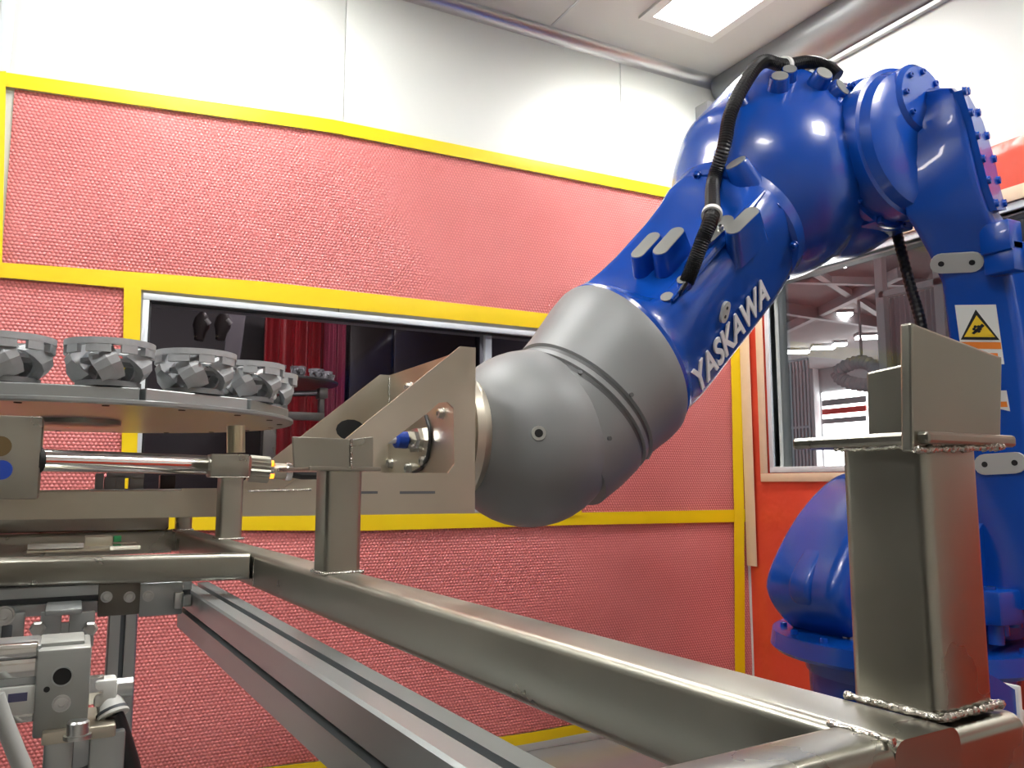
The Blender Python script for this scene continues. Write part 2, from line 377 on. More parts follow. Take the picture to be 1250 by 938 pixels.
def vtape(left, right, label, lift, mt=YEL, nm='yellow_tape', plane='Y', n=20):
    yy = sorted(p[1] for p in left); vs = []
    for i in range(n + 1):
        y = yy[0] + (yy[-1] - yy[0]) * i / n
        for pl_ in (left, right):
            q = sorted((b, a) for a, b in pl_); x = lerp_poly(q, y)
            if plane == 'Y': p = onY(x, y, YB); p.y -= lift + .001 * math.sin(i * 1.7)
            else: p = onX(x, y, XR); p.x -= lift + .001 * math.sin(i * 1.7)
            vs.append(p)
    d = Vector((0, .002, 0)) if plane == 'Y' else Vector((.002, 0, 0))
    M = MB(); rs = [[vs[2*i], vs[2*i+1], vs[2*i+1] + d, vs[2*i] + d] for i in range(n + 1)]; M.rings(rs)
    o = M.build(nm, mt, smooth=30); return tag(o, label, 'tape', 'yellow tape strips' if mt is YEL else 'masking tape strips')
vtape([(-4, 90), (-6, 330)], [(8, 92), (3, 330)], 'short yellow tape upright at the edge of the photo, above the rack', .0215)
vtape([(151, 350), (147, 630)], [(172, 354), (165, 630)], 'yellow tape upright beside the white window frame', .0215)
vtape([(688, 402), (690, 630)], [(707, 404), (707, 630)], 'yellow tape upright behind the grey wrist of the robot', .0215)
vtape([(884, 260), (889, 430), (893, 640), (894, 850)], [(896, 260), (901, 430), (905, 640), (906, 850)], 'yellow tape upright next to the room corner', .0215)
tag(MB().box((XR - .026, 3.225, .75), (XR - .023, 3.296, 2.30), .0008).build('masking_tape', MASK), 'cream masking tape upright on the red film in the room corner', 'tape', 'masking tape strips')

# ------------------------------------------------------------------ window 1 (dark window in the back wall)
wn = bpy.data.objects.new('window_1', None); COL.objects.link(wn); wn.location = (w1[0], YB, w1[2]); struct(wn, 'dark wide window with a thin white frame')
fw = .024
def wframe(parent, rect, axis, face, depth, mt, fw, nm='frame'):
    a0, a1, z0, z1 = rect
    def bx(a, b, c, d):
        if axis == 'Y': return MB().box((a, face, c), (b, face + depth, d), .003)
        return MB().box((face, a, c), (face + depth, b, d), .003)
    bx(a0 - fw, a1 + fw, z1, z1 + fw).build(nm, mt, parent); bx(a0 - fw, a1 + fw, z0 - fw, z0).build(nm, mt, parent)
    bx(a0 - fw, a0, z0, z1).build(nm, mt, parent); bx(a1, a1 + fw, z0, z1).build(nm, mt, parent)
wframe(wn, w1, 'Y', YB - .016, .03, WHITEF, fw)
g = .008; wframe(wn, (w1[0] + g, w1[1] - g, w1[2] + g, w1[3] - g), 'Y', YB - .004, .03, SEAL, g, 'gasket')
MB().box((w1[0], YB + .05, w1[2]), (w1[1], YB + .056, w1[3])).build('glass', GLASS1, wn)
xm = onY(600, 430, YB).x
MB().box((xm - .016, YB + .03, w1[2]), (xm + .016, YB + .09, w1[3])).build('mullion', WHITEF, wn)
# ------------------------------------------------------------------ window 2 (hall window in the side wall)
wn = bpy.data.objects.new('window_2', None); COL.objects.link(wn); wn.location = (XR, w2[0], w2[2]); struct(wn, 'wide window towards the factory hall')
wframe(wn, w2, 'X', XR - .012, .05, WHITEF, .03)
MB().box((XR + .06, w2[0], w2[2]), (XR + .066, w2[1], w2[3])).build('glass', GLASS2, wn)
MB().box((XR + .02, 1.62, w2[2]), (XR + .08, 1.66, w2[3])).build('mullion', WHITEF, wn)
# red film and masking tape on the side wall
def film(y0, y1, z0, z1, label, amp=.014, n=(28, 18)):
    vs = []; nx, nz = n
    for i in range(nx + 1):
        for j in range(nz + 1):
            y = y0 + (y1 - y0) * i / nx; z = z0 + (z1 - z0) * j / nz
            e = min(1, 5 * min(i / nx, 1 - i / nx), 5 * min(j / nz, 1 - j / nz))
            vs.append(Vector((XR - .004 - amp * e * (1 + math.sin(y * 9 + z * 7) * .6 + math.sin(z * 13 - y * 6) * .4), y, z)))
    k = nz + 1; fs = [(i * k + j, i * k + j + 1, (i + 1) * k + j + 1, (i + 1) * k + j) for i in range(nx) for j in range(nz)]
    M = MB().add(vs, fs); o = len(vs); M.v += [Vector((XR - .0005, v.y, v.z)) for v in vs]
    per = [i * k for i in range(nx + 1)] + [nx * k + j for j in range(1, k)] + [i * k + nz for i in range(nx - 1, -1, -1)] + [j for j in range(nz - 1, 0, -1)]
    for a, b in zip(per, per[1:] + per[:1]): M.f.append((b, a, a + o, b + o))
    return tag(M.build('plastic_film', FILM, smooth=60), label, 'sheet')
film(-1.9, YB - .03, .03, w2[2] - .03, 'smooth red plastic film on the wall below the hall window', .016)
film(w2[1] + .03, YB - .03, w2[2] - .03, 2.52, 'narrow red plastic film strip between corner and hall window', .004, (8, 18))
film(-1.9, w2[1] + .03, w2[3] + .04, 2.52, 'red plastic film strip above the hall window', .008)
def mtape(a, b, label):
    return tag(MB().box((XR - .022, a[0], a[1]), (XR - .019, b[0], b[1]), .0008).build('masking_tape', MASK), label, 'tape')
mtape((w2[1] + .035, w2[2] - .032), (w2[1] + .085, w2[3] + .032), 'pale masking tape upright beside the hall window frame')
mtape((0.9, w2[2] - .075), (w2[1] + .085, w2[2] - .033), 'pale masking tape strip below the hall window')
mtape((0.9, w2[3] + .033), (w2[1] + .085, w2[3] + .09), 'pale masking tape strip above the hall window')

# ================================================================== BOOTH BEHIND WINDOW 1
YN0, YN1 = YB + WT, 7.2
struct(MB().box((-1.6, YN1, 0), (3.3, YN1 + .1, 3.2)).build('wall_booth_back', DKWALL))
struct(MB().box((-1.7, YN0, 0), (-1.6, YN1, 3.2)).build('wall_booth_left', DKWALL))
struct(MB().box((3.2, YN0, 0), (3.29, YN1, 3.2)).build('wall_booth_right', DKWALL))
struct(MB().box((-1.7, YN0, 3.2), (3.29, YN1 + .1, 3.3)).build('ceiling_booth', DKWALL))
struct(MB().box((-1.7, YN0, -.1), (3.29, YN1 + .1, 0)).build('floor_booth', DKWALL))
def curtain(x0, x1, Y, y0, y1, mt, label, waves, amp=.04):
    a, b = onY(x0, y0, Y), onY(x1, y0, Y); zt = a.z; zb = 0.02; rs = []; n = 60
    top = []
    for i in range(n + 1):
        x = a.x + (b.x - a.x) * i / n; top.append((x, Y + amp * math.sin(i / n * waves * 2 * PI) + amp * .4 * math.sin(i * .9)))
    loop = [Vector((x, y, zt)) for x, y in top] + [Vector((x, y + .01, zt)) for x, y in reversed(top)]
    M = MB().rings([loop, [Vector((p.x, p.y, zb)) for p in loop]]); return tag(M.build('curtain', mt, smooth=60), label, 'curtain')
curtain(326, 398, 6.2, 330, 600, CURT, 'dark red curtain seen through the dark window', 4)
curtain(399, 424, 6.0, 330, 600, PINK, 'glittering magenta curtain edge beside the dark red curtain', 2)
o = MB().box((onY(428, 400, 6.6).x, 6.6, .02), (onY(478, 400, 6.6).x, 6.64, 3.0), .004).build('dark_panel', DKBROWN); tag(o, 'dark brown panel in the booth next to the magenta curtain', 'panel')
o = MB().box((onY(482, 400, 6.6).x, 6.6, .02), (onY(580, 400, 6.6).x, 6.64, 3.0), .004).build('dark_panel', DKBROWN); tag(o, 'wide dark brown panel in the booth behind the steel bracket', 'panel')
o = MB().box((onY(604, 400, 6.4).x, 6.4, .02), (onY(660, 400, 6.4).x, 6.44, 3.0), .004).build('red_panel', CURT); tag(o, 'dark red panel seen at the end of the dark window', 'panel')
# pale translucent sheet hanging in the booth
o = MB().prism([onY(290, 330, 5.6) + Vector((0, 0, 3.19 - onY(290, 330, 5.6).z)), onY(318, 330, 5.6) + Vector((0, 0, 3.19 - onY(290, 330, 5.6).z)), onY(292, 445, 5.6), onY(272, 450, 5.6)], (0, .01, 0)).build('clear_strip', DKWALL); tag(o, 'grey plastic strip hanging in the dark booth', 'strip')
bl = thing('booth_fill_lamp', (1.2, 4.6, 3.19), 'added fill lamp over the dark booth, out of view', 'lamp')  # unseen fixture added to brighten the booth interior
MB().box((.6, 4.5, 3.17), (1.8, 4.7, 3.2)).build('housing', WHITE, bl)
MB().box((.62, 4.52, 3.160), (1.78, 4.68, 3.17)).build('diffuser', mat('booth_fill_glow', (.9, .9, .9), .5, emit=(1, .93, .9), estr=36), bl)

# ================================================================== HALL BEHIND WINDOW 2
HX = 16.0
struct(MB().box((XR + WT, -9, -.1), (HX + 4, 22, 0)).build('floor_hall', HALLF))
struct(MB().box((XR + WT, -9, 3.95), (HX + 4, 22, 4.05)).build('ceiling_hall', HALLC))
hw = struct(MB().box((HX, -9, 0), (HX + .2, 22, 4.0)).build('wall_hall', HALLW))
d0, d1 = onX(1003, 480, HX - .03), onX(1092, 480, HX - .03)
dg = bpy.data.objects.new('glow_area_1', None); COL.objects.link(dg); dg.location = (HX, d0.y, 0); struct(dg, 'glowing panel standing in for a brightly lit part of the hall')
MB().box((HX - .03, d1.y, .0), (HX - .01, d0.y, d0.z)).build('glow_panel', GLOW, dg)  # emission stands in for the lamp-lit brightness at the hall's end
for yy, hh in ((500, 2), (489, 2), (512, 2)):
    a = onX(1004, yy, HX - .08); b = onX(1058, yy + hh, HX - .08)
    MB().box((HX - .10, b.y, b.z), (HX - .06, a.y, a.z)).build('crossbar', HALLB if yy != 500 else REDM, dg)
o = MB().box((HX - .3, d0.y + .0, 0), (HX - .1, d0.y + .28, 4.0), .01).build('hall_column', HALLW); tag(o, 'grey hall column beside the glowing panel', 'column')
def beam(a, b, h, label):
    A, B = onZ(*a, 3.9), onZ(*b, 3.9); d = (B - A); d.z = 0; n = Vector((-d.y, d.x, 0)).normalized() * .05
    M = MB().prism([A - n + Vector((0, 0, .04)), A + n + Vector((0, 0, .04)), A + n - Vector((0, 0, h)), A - n - Vector((0, 0, h))], d)
    return tag(M.build('roof_beam', HALLB), label, 'beam', 'hall roof beams')
beam((950, 372), (1120, 398), .14, 'grey roof beam crossing the hall ceiling between the strip lamps')
beam((948, 300), (1130, 420), .05, 'thin slanting roof beam below the hall ceiling')
beam((948, 405), (1100, 330), .10, 'grey roof beam rising behind the middle strip lamp')
beam((945, 340), (1130, 345), .06, 'thin roof beam in front of the nearest hall lamp')
for k, (x, y, L) in enumerate([(1012, 323, .62), (1021, 385, .60), (1064, 412, .72), (970, 430, .75), (1005, 425, .55), (1025, 421, .3)]):
    p = onZ(x, y, 3.88); t = thing('strip_lamp', p, ['nearest bright strip lamp under the hall ceiling', 'bright strip lamp in the middle of the hall ceiling', 'bright strip lamp beside the pale hall partition',
        'far strip lamp above the wire fence', 'short far strip lamp above the glowing panel', 'tiny farthest lamp under the hall ceiling'][k], 'lamp', 'hall strip lamps')
    dr = Vector((.82, -.57, 0)); nr = Vector((.57, .82, 0))
    q = [p + dr * (sx * L * .40) + nr * (sy * .12) for sx, sy in ((-1, -1), (1, -1), (1, 1), (-1, 1))]
    MB().prism([v + Vector((0, 0, .02)) for v in q], (0, 0, .05)).build('housing', HALLB, t)
    q2 = [p + (v - p) * .93 for v in q]
    MB().prism([v + Vector((0, 0, -.02)) for v in q2], (0, 0, .04)).build('tube', TUBE, t)
# wire fence
FX = 8.5
t = thing('wire_fence', (FX, onX(957, 590, FX).y, 0), 'grey wire fence panel in the hall beside the column', 'fence')
ya, yb_, zt = onX(956, 440, FX).y, onX(985, 440, FX).y, onX(970, 440, FX).z
for i in range(8):
    y = ya + (yb_ - ya) * i / 7; MB().box((FX, y - .012, 0), (FX + .025, y + .012, zt)).build('bar', FENCE, t)
for z in (.1, zt * .36, zt * .68, zt): MB().box((FX - .006, yb_ - .012, z - .02), (FX, ya + .012, z + .01)).build('rail', FENCE, t)
# pale partition with posts
t = thing('hall_partition', (8.0, onX(1110, 590, 8.0).y, 0), 'pale corrugated partition with white posts in the hall', 'partition')
a, b = onX(1080, 365, 8.0), onX(1215, 340, 8.0)
M = MB(); n = 40; loop = []
for i in range(n + 1): loop.append(Vector((8.0 + (.02 if i % 2 else 0), a.y + (b.y - a.y) * i / n, 0)))
M.rings([[p for p in loop] + [p + Vector((.05, 0, 0)) for p in reversed(loop)], [Vector((p.x, p.y, a.z)) for p in loop] + [Vector((p.x + .05, p.y, a.z)) for p in reversed(loop)]])
M.build('corrugated_panel', HALLW, t, smooth=0)
for px_ in (1074, 1146):
    p = onX(px_, 309, 7.95); MB().box((7.9, p.y - .05, 0), (7.98, p.y + .05, 3.95)).build('post', WHITE, t)
p = onX(1080, 362, 7.95); MB().box((7.9, b.y, a.z), (7.98, a.y, a.z + .07)).build('top_rail', WHITE, t)
# flexible duct
pts = [onX(x, y, 10.0) for x, y in ((1022, 455), (1035, 446), (1052, 442), (1066, 448), (1072, 462), (1060, 470), (1040, 468), (1026, 462))]
_q = pts + [pts[0]]
pts_ = []
for i in range(len(_q) - 1):
    p0, p1, p2, p3 = _q[i - 1], _q[i], _q[i + 1], _q[min(i + 2, len(_q) - 1)]
    for k in range(6):
        t_ = k / 6; pts_.append(.5 * ((2 * p1) + (p2 - p0) * t_ + (2*p0 - 5*p1 + 4*p2 - p3) * t_*t_ + (3*p1 - p0 - 3*p2 + p3) * t_**3))
o = MB().tube(pts_, .10, 10, rr=lambda i: .085 + .02 * (i % 2)).build('flexible_duct', HALLW); tag(o, 'curled grey flexible duct hanging near the glowing panel', 'duct')
MB().cyl(pts[2], Vector((pts[2].x, pts[2].y, 3.96)), .02, 8).build('hanger', HALLB, o)

# ================================================================== STEEL FRAME (table)
RT = math.atan(.056)                                   # the frame stands slightly turned in the room
ud = Vector((-math.sin(RT), math.cos(RT), 0)); vd = Vector((math.cos(RT), math.sin(RT), 0)); zd = Vector((0, 0, 1))
RO = Vector((.318 + .056 * 1.1, 0, 0))                 # rail axis at Y = 0
def rail(Y): return RO + ud * Y
ZT, RH, RW, PW = 1.062, .056, .052, .047
def rrect(w, h, r, n=4):
    out = []
    for cx, cy, a0 in ((w/2 - r, h/2 - r, 0), (-w/2 + r, h/2 - r, PI/2), (-w/2 + r, -h/2 + r, PI), (w/2 - r, -h/2 + r, 3*PI/2)):
        for k in range(n + 1): a = a0 + PI/2*k/n; out.append((cx + r * math.cos(a), cy + r * math.sin(a)))
    return out
def sq_tube(a, b, w, h, e1, e2, r=.008, M=None):
    M = M or MB(); a, b = Vector(a), Vector(b); sec = rrect(w, h, r)
    return M.rings([[p + e1 * x + e2 * y for x, y in sec] for p in (a, b)])
def bead(path, r, parent, seed=1):
    r = r * .62
    rd = random.Random(seed); pts = []
    for a, b in zip(path, path[1:]):
        a, b = Vector(a), Vector(b); n = max(3, int((b - a).length / (r * 1.0)))
        pts += [a + (b - a) * i / n for i in range(n)]
    pts.append(Vector(path[-1]))
    rr = [r * rd.uniform(.6, 1.3) for _ in pts]
    return MB().tube(pts, r, 7, rr=lambda i: rr[i]).build('weld_bead', WELD, parent, scale=True, smooth=60)
FR = thing('welded_stand', T((0, 1.2, .995)), 'welded stainless steel tube frame with upright posts carrying the rack', 'frame')
zc = Vector((0, 0, ZT - RH / 2))
sq_tube(rail(.266) + zc, rail(2.32) + zc, RW, RH, vd, zd).build('side_rail', STEEL, FR, True)
LRO = onZ(30, 640, ZT); LW = .428
LR = lambda Y: rail(Y) - vd * LW
sq_tube(LR(.266) + zc, LR(2.32) + zc, RW, RH, vd, zd).build('side_rail', STEEL, FR, True)
def cross(Y0, Y1, w_=RW, h_=RH, nm='cross_bar'):        # Y at side rail, Y at the other rail
    a, b = rail(Y0) - vd * RW / 2, LR(Y1) + vd * RW / 2
    d = (b - a).normalized(); n = d.cross(zd)
    zq = Vector((0, 0, ZT - h_ / 2)); return sq_tube(a + zq, b + zq, w_, h_, n, zd).build(nm, STEEL, FR, True)
cross(1.46, 1.57, .05, .042); cross(2.28, 2.28); cross(.284, .284, .036, .05)
a = rail(.265) + vd * .0
# near corner stub past the post
sq_tube(rail(.284) + zc + vd * RW / 2, rail(.284) + zc + vd * .084, .036, .05, ud, zd).build('stub_bar', STEEL, FR, True)
a, b = onY(-90, 621, 2.25), onY(206, 647, 2.25); MB().box((a.x, 2.25, b.z), (b.x, 2.30, a.z), .005).build('cross_bar', STEEL, FR, True)
posts = {}
for k, (Y, top) in enumerate([(.302, 1.20), (1.10, 1.20), (1.86, 1.195), (2.26, 1.15)]):
    p = rail(Y) + vd * (.052 if k == 0 else 0)
    if k == 2: p = p + vd * .024
    posts[k] = p
    w_ = PW * (1.10, 1.06, 1.0, .8)[k]
    sq_tube(p + zd * (ZT - .002), p + zd * top, w_, w_, vd, ud, .007).build('post', STEEL, FR, True)
    q = [p + vd * sx * w_ * .53 + ud * sy * w_ * .53 + zd * (ZT + .001) for sx, sy in ((-1, 1), (-1, -1), (1, -1), (1, 1))]
    bead(q, .0035, FR, k)
for Y in (1.46,):
    x = rail(Y - RW / 2) - vd * RW * .5; bead([x + zd * (ZT - .004), x + zd * (ZT - RH + .004)], .0028, FR, 11)
    x = LR(1.56 - RW / 2) + vd * RW * .5; bead([x + zd * (ZT - .004), x + zd * (ZT - RH + .004)], .0028, FR, 12)
x = rail(.284) - vd * RW * .5; bead([x + zd * ZT + ud * .018, x + zd * ZT - ud * .018], .003, FR, 13)
# stop bracket on the near post: shelf, front plate, rear plate
pA = posts[0]
yF = .262
def quadplate(c4, d, nm, mt=STEEL, par=None): return MB().prism(c4, d).build(nm, mt, par or FR, True, smooth=0)
sh = [onZ(975, 556, 1.2035), None]
zS = 1.200
a_, b_ = pA - vd * .048 - ud * .035, pA + vd * .046 + ud * .155
MB().prism([pA - vd * .034 - ud * .034 + zd * zS, pA + vd * .050 - ud * .034 + zd * zS, pA + vd * .050 + ud * .052 + zd * zS, pA - vd * .034 + ud * .052 + zd * zS], (0, 0, .0065)).build('shelf_plate', STEEL, FR, True, smooth=0, bev=.0016)
yq = (pA - ud * .030).y
fp = [onY(1112, 393, yq), onY(1224, 436, yq), onY(1222, 548, yq), onY(1114, 552, yq)]
MB().prism(fp, (0, .007, 0)).build('stop_plate', STEEL, FR, True, smooth=0, bev=.0012)
xq = (pA + vd * .043).x
rp = [onX(1057, 455, xq), onX(1118, 441, xq), onX(1118, 546, xq), onX(1060, 550, xq)]
MB().prism(rp, (.006, 0, 0)).build('stop_plate', STEEL, FR, True, smooth=0, bev=.0012)
bead([fp[3] + Vector((0, -.001, .001)), fp[2] + Vector((0, -.001, .001))], .0035, FR, 21)
bead([fp[1] + Vector((0, .003, 0)), fp[2] + Vector((0, .003, 0))], .0026, FR, 22)
bead([pA - vd * .026 - ud * .028 + zd * zS, pA + vd * .026 - ud * .028 + zd * zS], .004, FR, 23)
bead([pA - vd * .028 - ud * .026 + zd * zS, pA - vd * .028 + ud * .026 + zd * zS], .0035, FR, 24)
# stop bracket on the middle post
yq = (posts[1] - ud * .033).y
fp = [onY(357, 533, yq), onY(427, 536, yq), onY(427, 573, yq), onY(359, 571, yq)]
MB().prism(fp, (0, .006, 0)).build('stop_plate', STEEL, FR, True, smooth=0, bev=.0012)
fp2 = [onY(427, 537, yq + .012), onY(456, 533, yq + .012), onY(456, 574, yq + .012), onY(427, 574, yq + .012)]
MB().prism(fp2, (0, .09, 0)).build('stop_plate', STEEL, FR, True, smooth=0, bev=.0012)
p = posts[1]
MB().prism([p - vd * .052 - ud * .033 + zd * 1.196, p + vd * .048 - ud * .033 + zd * 1.196, p + vd * .048 + ud * .12 + zd * 1.196, p - vd * .052 + ud * .12 + zd * 1.196], (0, 0, .006)).build('shelf_plate', STEEL, FR, True, smooth=0, bev=.0016)
bead([fp[2] + Vector((.002, -.001, 0)), fp[1] + Vector((.002, -.001, 0))], .0022, FR, 31)
# bearing block on the far post
p = posts[2]; yq = (p - ud * .03).y
a, b = onY(258, 554, yq), onY(304, 583, yq)
blk = MB().box((a.x, yq, b.z), (b.x, yq + .07, a.z), .004).build('bearing_block', STEEL, FR, True)
bead([Vector((a.x, yq, b.z)), Vector((b.x, yq, b.z))], .002, FR, 41)
MB().cyl(onY(288, 553, yq + .03), onY(288, 520, yq + .03), .0195, 20).build('support_pin', BRASS, FR, True)

# shaft with end block, coupling and sensor
SH = thing('drive_shaft', T(onY(150, 563, 1.7)), 'polished round drive shaft below the rotor rack', 'shaft')
e0, e1 = onY(44, 562, 1.72), onY(262, 568, 1.90)
MB().cyl(e0, e1, .0205, 24).build('shaft', CHROME, SH, True)
dv = (e1 - e0).normalized()
MB().cyl(e0 - dv * .004, e0 + dv * .006, .024, 24).build('collar', DARK, SH, True)
a, b = onY(-60, 505, 1.70), onY(47, 596, 1.70)
bk = MB().box((a.x, 1.70, b.z - .02), (b.x, 1.78, a.z), .004).build('end_block', STEEL, SH, True)
c = onY(0, 545, 1.699); MB().cyl(c - Vector((0, .0004, 0)), c + Vector((0, .003, 0)), .018, 20).build('heat_stain', mat('heat_stain', (.22, .16, .08), .4, .9), bk, True)
c = onY(2, 574, 1.699); MB().cyl(c, c + Vector((0, -.01, 0)), .017, 24).build('blue_ring', BLUEP, bk, True)
# gear and coupling on the other side of the bearing block
g0, g1 = onY(304, 572, 1.9), onY(328, 574, 1.9)
M = MB(); k = 18; rs = []
dv = (g1 - g0).normalized(); e1_, e2_ = perp(dv)
for q in (g0, g1): rs.append([q + (e1_ * math.cos(2*PI*j/(2*k)) + e2_ * math.sin(2*PI*j/(2*k))) * (.030 if j % 2 else .026) for j in range(2 * k)])
M.rings(rs).build('gear', STEEL, SH, True, smooth=0)
MB().cyl(g1, onY(334, 575, 1.9), .013, 16).build('hub', CHROME, SH, True)
o = MB().cyl(onY(329, 566, 1.895), onY(334, 566, 1.895), .0065, 12).build('signal_light', LED, SH, True)
o = MB().cyl(onY(329, 581, 1.895), onY(334, 581, 1.895), .0065, 12).build('signal_light', LED, SH, True)
MB().cyl(onY(334, 575, 1.9), onY(348, 576, 1.9), .018, 16).build('coupling', STEELP, SH, True)
MB().lathe(onY(348, 576, 1.9), dv, [(0, .020), (.006, .021), (.014, .02)], 16).build('rim_ring', CHROME, SH, True)
MB().tube([onY(353, 577, 1.9), onY(368, 580, 1.9), onY(395, 580, 1.9)], .011, 10).build('cable', BLACK, SH, True)

# ================================================================== ROTOR RACK (disc with castings)
DC, DR, DZ = Vector((0.0, 2.33, 1.336)), .525, 1.336
def rotor_parts(root, R):
    m_ = MB(); n = 40                                            # crenellated top rim
    def ring(r0, r1, z0, z1, a0=0, a1=2 * PI, k=40):
        full = abs(a1 - a0 - 2 * PI) < 1e-6; N = k if full else k + 1; rs = []
        for i in range(N):
            a = a0 + (a1 - a0) * i / k; ca, sa = math.cos(a), math.sin(a)
            rs.append([Vector((r0 * ca, r0 * sa, z0)), Vector((r1 * ca, r1 * sa, z0)), Vector((r1 * ca, r1 * sa, z1)), Vector((r0 * ca, r0 * sa, z1))])
        return rs, full
    rs, fl = ring(.80 * R, R, .82 * R, .95 * R); m_.rings(rs, closed=True); m_.build('rim', CAST, root, smooth=30)
    lugs = 9
    for i in range(lugs):
        a = 2 * PI * i / lugs; wd = .19 if i % 2 else .28
        rs, fl = ring(.86 * R, .99 * R, .66 * R, .83 * R, a - wd, a + wd, 5); MB().rings(rs).build('lug', CAST, root, smooth=30)
    MB().lathe((0, 0, 0), (0, 0, 1), [(.48 * R, .16 * R), (.52 * R, .62 * R), (.58 * R, .66 * R), (.62 * R, .16 * R)], 28).build('web_plate', CAST, root)
    for i in range(5):                                           # twisted bucket vanes
        a = 2 * PI * i / 5 + .2; rs = []
        for j in range(6):
            u = j / 5; aa = a + u * .55; r = R * (.55 + .28 * math.sin(u * PI)); z = R * (.78 - .66 * u); wv = R * (.30 - .05 * u); th = R * (.20 - .08 * u)
            c = Vector((r * math.cos(aa), r * math.sin(aa), z)); er = Vector((math.cos(aa), math.sin(aa), 0)); et = Vector((-math.sin(aa), math.cos(aa), .5)).normalized()
            rs.append([c + er * th + et * wv * .2, c + er * th * .5 + et * wv, c - er * th + et * wv * .4, c - er * th - et * wv * .6, c + er * th * .3 - et * wv])
        MB().rings(rs).build('vane', CAST, root, smooth=25)
    rs, fl = ring(.42 * R, .72 * R, .01 * R, .12 * R, k=28); MB().rings(rs, closed=True).build('base_ring', CASTD, root, smooth=30)
    MB().lathe((0, 0, 0), (0, 0, 1), [(.02 * R, .30 * R), (.4 * R, .24 * R), (.5 * R, .2 * R)], 20).build('hub', CASTD, root)
def make_rotor(loc, R, label, grp):
    t = thing('cast_rotor', (0, 0, 0), label, 'rotor', grp); rotor_parts(t, R); t.location = loc; return t
RK = thing('rotor_rack', T((DC.x, DC.y, DZ)), 'round steel disc rack carrying grey cast rotors above the frame', 'rack')
MB().lathe((DC.x, DC.y, DZ), (0, 0, 1), [(0, DR - .004), (.004, DR), (.010, DR), (.012, DR - .003)], 96).build('disc', DISCM, RK, True)
MB().lathe((DC.x, DC.y, DZ - .10), (0, 0, 1), [(.085, .09), (.09, .10), (.10, .10)], 32).build('hub', STEEL, RK, True)
for k in range(20):                                              # countersunk holes under the rim
    a = 2 * PI * k / 20 + .1; c = DC + Vector((math.cos(a), math.sin(a), 0)) * (DR - .035)
    MB().cyl(c + Vector((0, 0, -.0015)), c + Vector((0, 0, .0005)), .0075, 10).build('hole', DARK, RK, True)
nseg = 12; rb = DR - .012; phase = math.radians(-77)
for k in range(nseg):                                            # flat bars standing around the rim
    a0, a1 = phase + 2 * PI * k / nseg + .012, phase + 2 * PI * (k + 1) / nseg - .012
    A, B = DC + Vector((math.cos(a0), math.sin(a0), 0)) * rb, DC + Vector((math.cos(a1), math.sin(a1), 0)) * rb
    d = (B - A).normalized(); nn = Vector((d.y, -d.x, 0)) * -.085
    MB().prism([A + zd * .012, B + zd * .012, B + nn + zd * .012, A + nn + zd * .012], (0, 0, .026)).build('holder_plate', ALU, RK, True, smooth=0, bev=.002)
ZR = DZ + .038
labels = ['grey cast rotor cut off by the photo edge on the steel disc rack', 'large grey cast rotor second on the steel disc rack, before the yellow tape',
          'grey cast rotor third on the disc rack, before the dark window', 'grey cast rotor on the disc rim nearest the steel bracket',
          'grey cast rotor on the far disc rim, half hidden behind the one by the bracket', 'grey cast rotor on the far side of the disc, behind the third rotor', 'grey cast rotor on the far side of the disc, behind the second rotor']
RR = .087; proto = None
for i in range(7):
    an = math.radians(-107.2 + 24 * i); v = Vector((math.cos(an), math.sin(an), 0)) * .447; loc = T(DC + v + zd * .0385)
    if proto is None: o = proto = make_rotor(loc, RR * S, labels[i], 'cast rotors on the disc rack')
    else: o = copy_tree(proto); o['label'] = labels[i]
    o.location = loc; o.scale = (1, 1, 1.15); o.rotation_euler.z = .5 + i * 1.13
    MB().cyl(DC + v + zd * .0385, DC + v + zd * .11, .010, 14).build('pin', CHROME, RK, True)
# second rack in the booth
Y2 = 5.2
c2 = onY(330, 469, Y2); R2 = onY(410, 469, Y2).x - c2.x
R2K = thing('rotor_rack', (c2.x, Y2, c2.z), 'small distant disc rack with rotors, seen through the dark window', 'rack')
MB().lathe((c2.x, Y2, c2.z), (0, 0, 1), [(0, R2 - .004), (.006, R2), (.014, R2)], 64).build('disc', DISCM, R2K)
proto2 = None
DUM = 0
for i, (px_, sc_) in enumerate([(292, 1), (315, 1), (345, 1), (372, 1), (389, .95), (402, .95)]):
    a = math.radians([-110, -95, -75, -52, -33, -8][i]); v = Vector((math.cos(a), math.sin(a), 0)) * (R2 * .84)
    o = copy_tree(proto); o.scale = (.64, .64, .80); o.location = Vector((c2.x, Y2, c2.z + .016)) + v; o.rotation_euler.z = i
    o['label'] = 'tiny cast rotor on the distant disc rack, number %s from its left end' % ['one', 'two', 'three', 'four', 'five', 'six'][i]
    o['group'] = 'tiny rotors on the distant rack'
P = lambda x, y: onY(x, y, Y2 - .1)
MB().cyl(P(352, 481), P(392, 480), .02, 12).build('shaft', CHROME, R2K)
MB().box((P(388, 474).x, Y2 - .15, P(388, 487).z), (P(398, 474).x, Y2 - .05, P(388, 474).z), .004).build('bearing_block', STEEL, R2K)
MB().box((P(389, 487).x, Y2 - .13, P(389, 505).z), (P(395, 487).x, Y2 - .07, P(389, 487).z), .004).build('upright', STEEL, R2K)
MB().box((P(330, 503).x, Y2 - .13, P(330, 512).z), (P(395, 503).x, Y2 - .07, P(330, 502).z), .004).build('base_bar', STEEL, R2K)
MB().box((c2.x - .04, Y2 - .04, 0), (c2.x + .04, Y2 + .04, c2.z), .004).build('column', STEEL, R2K)
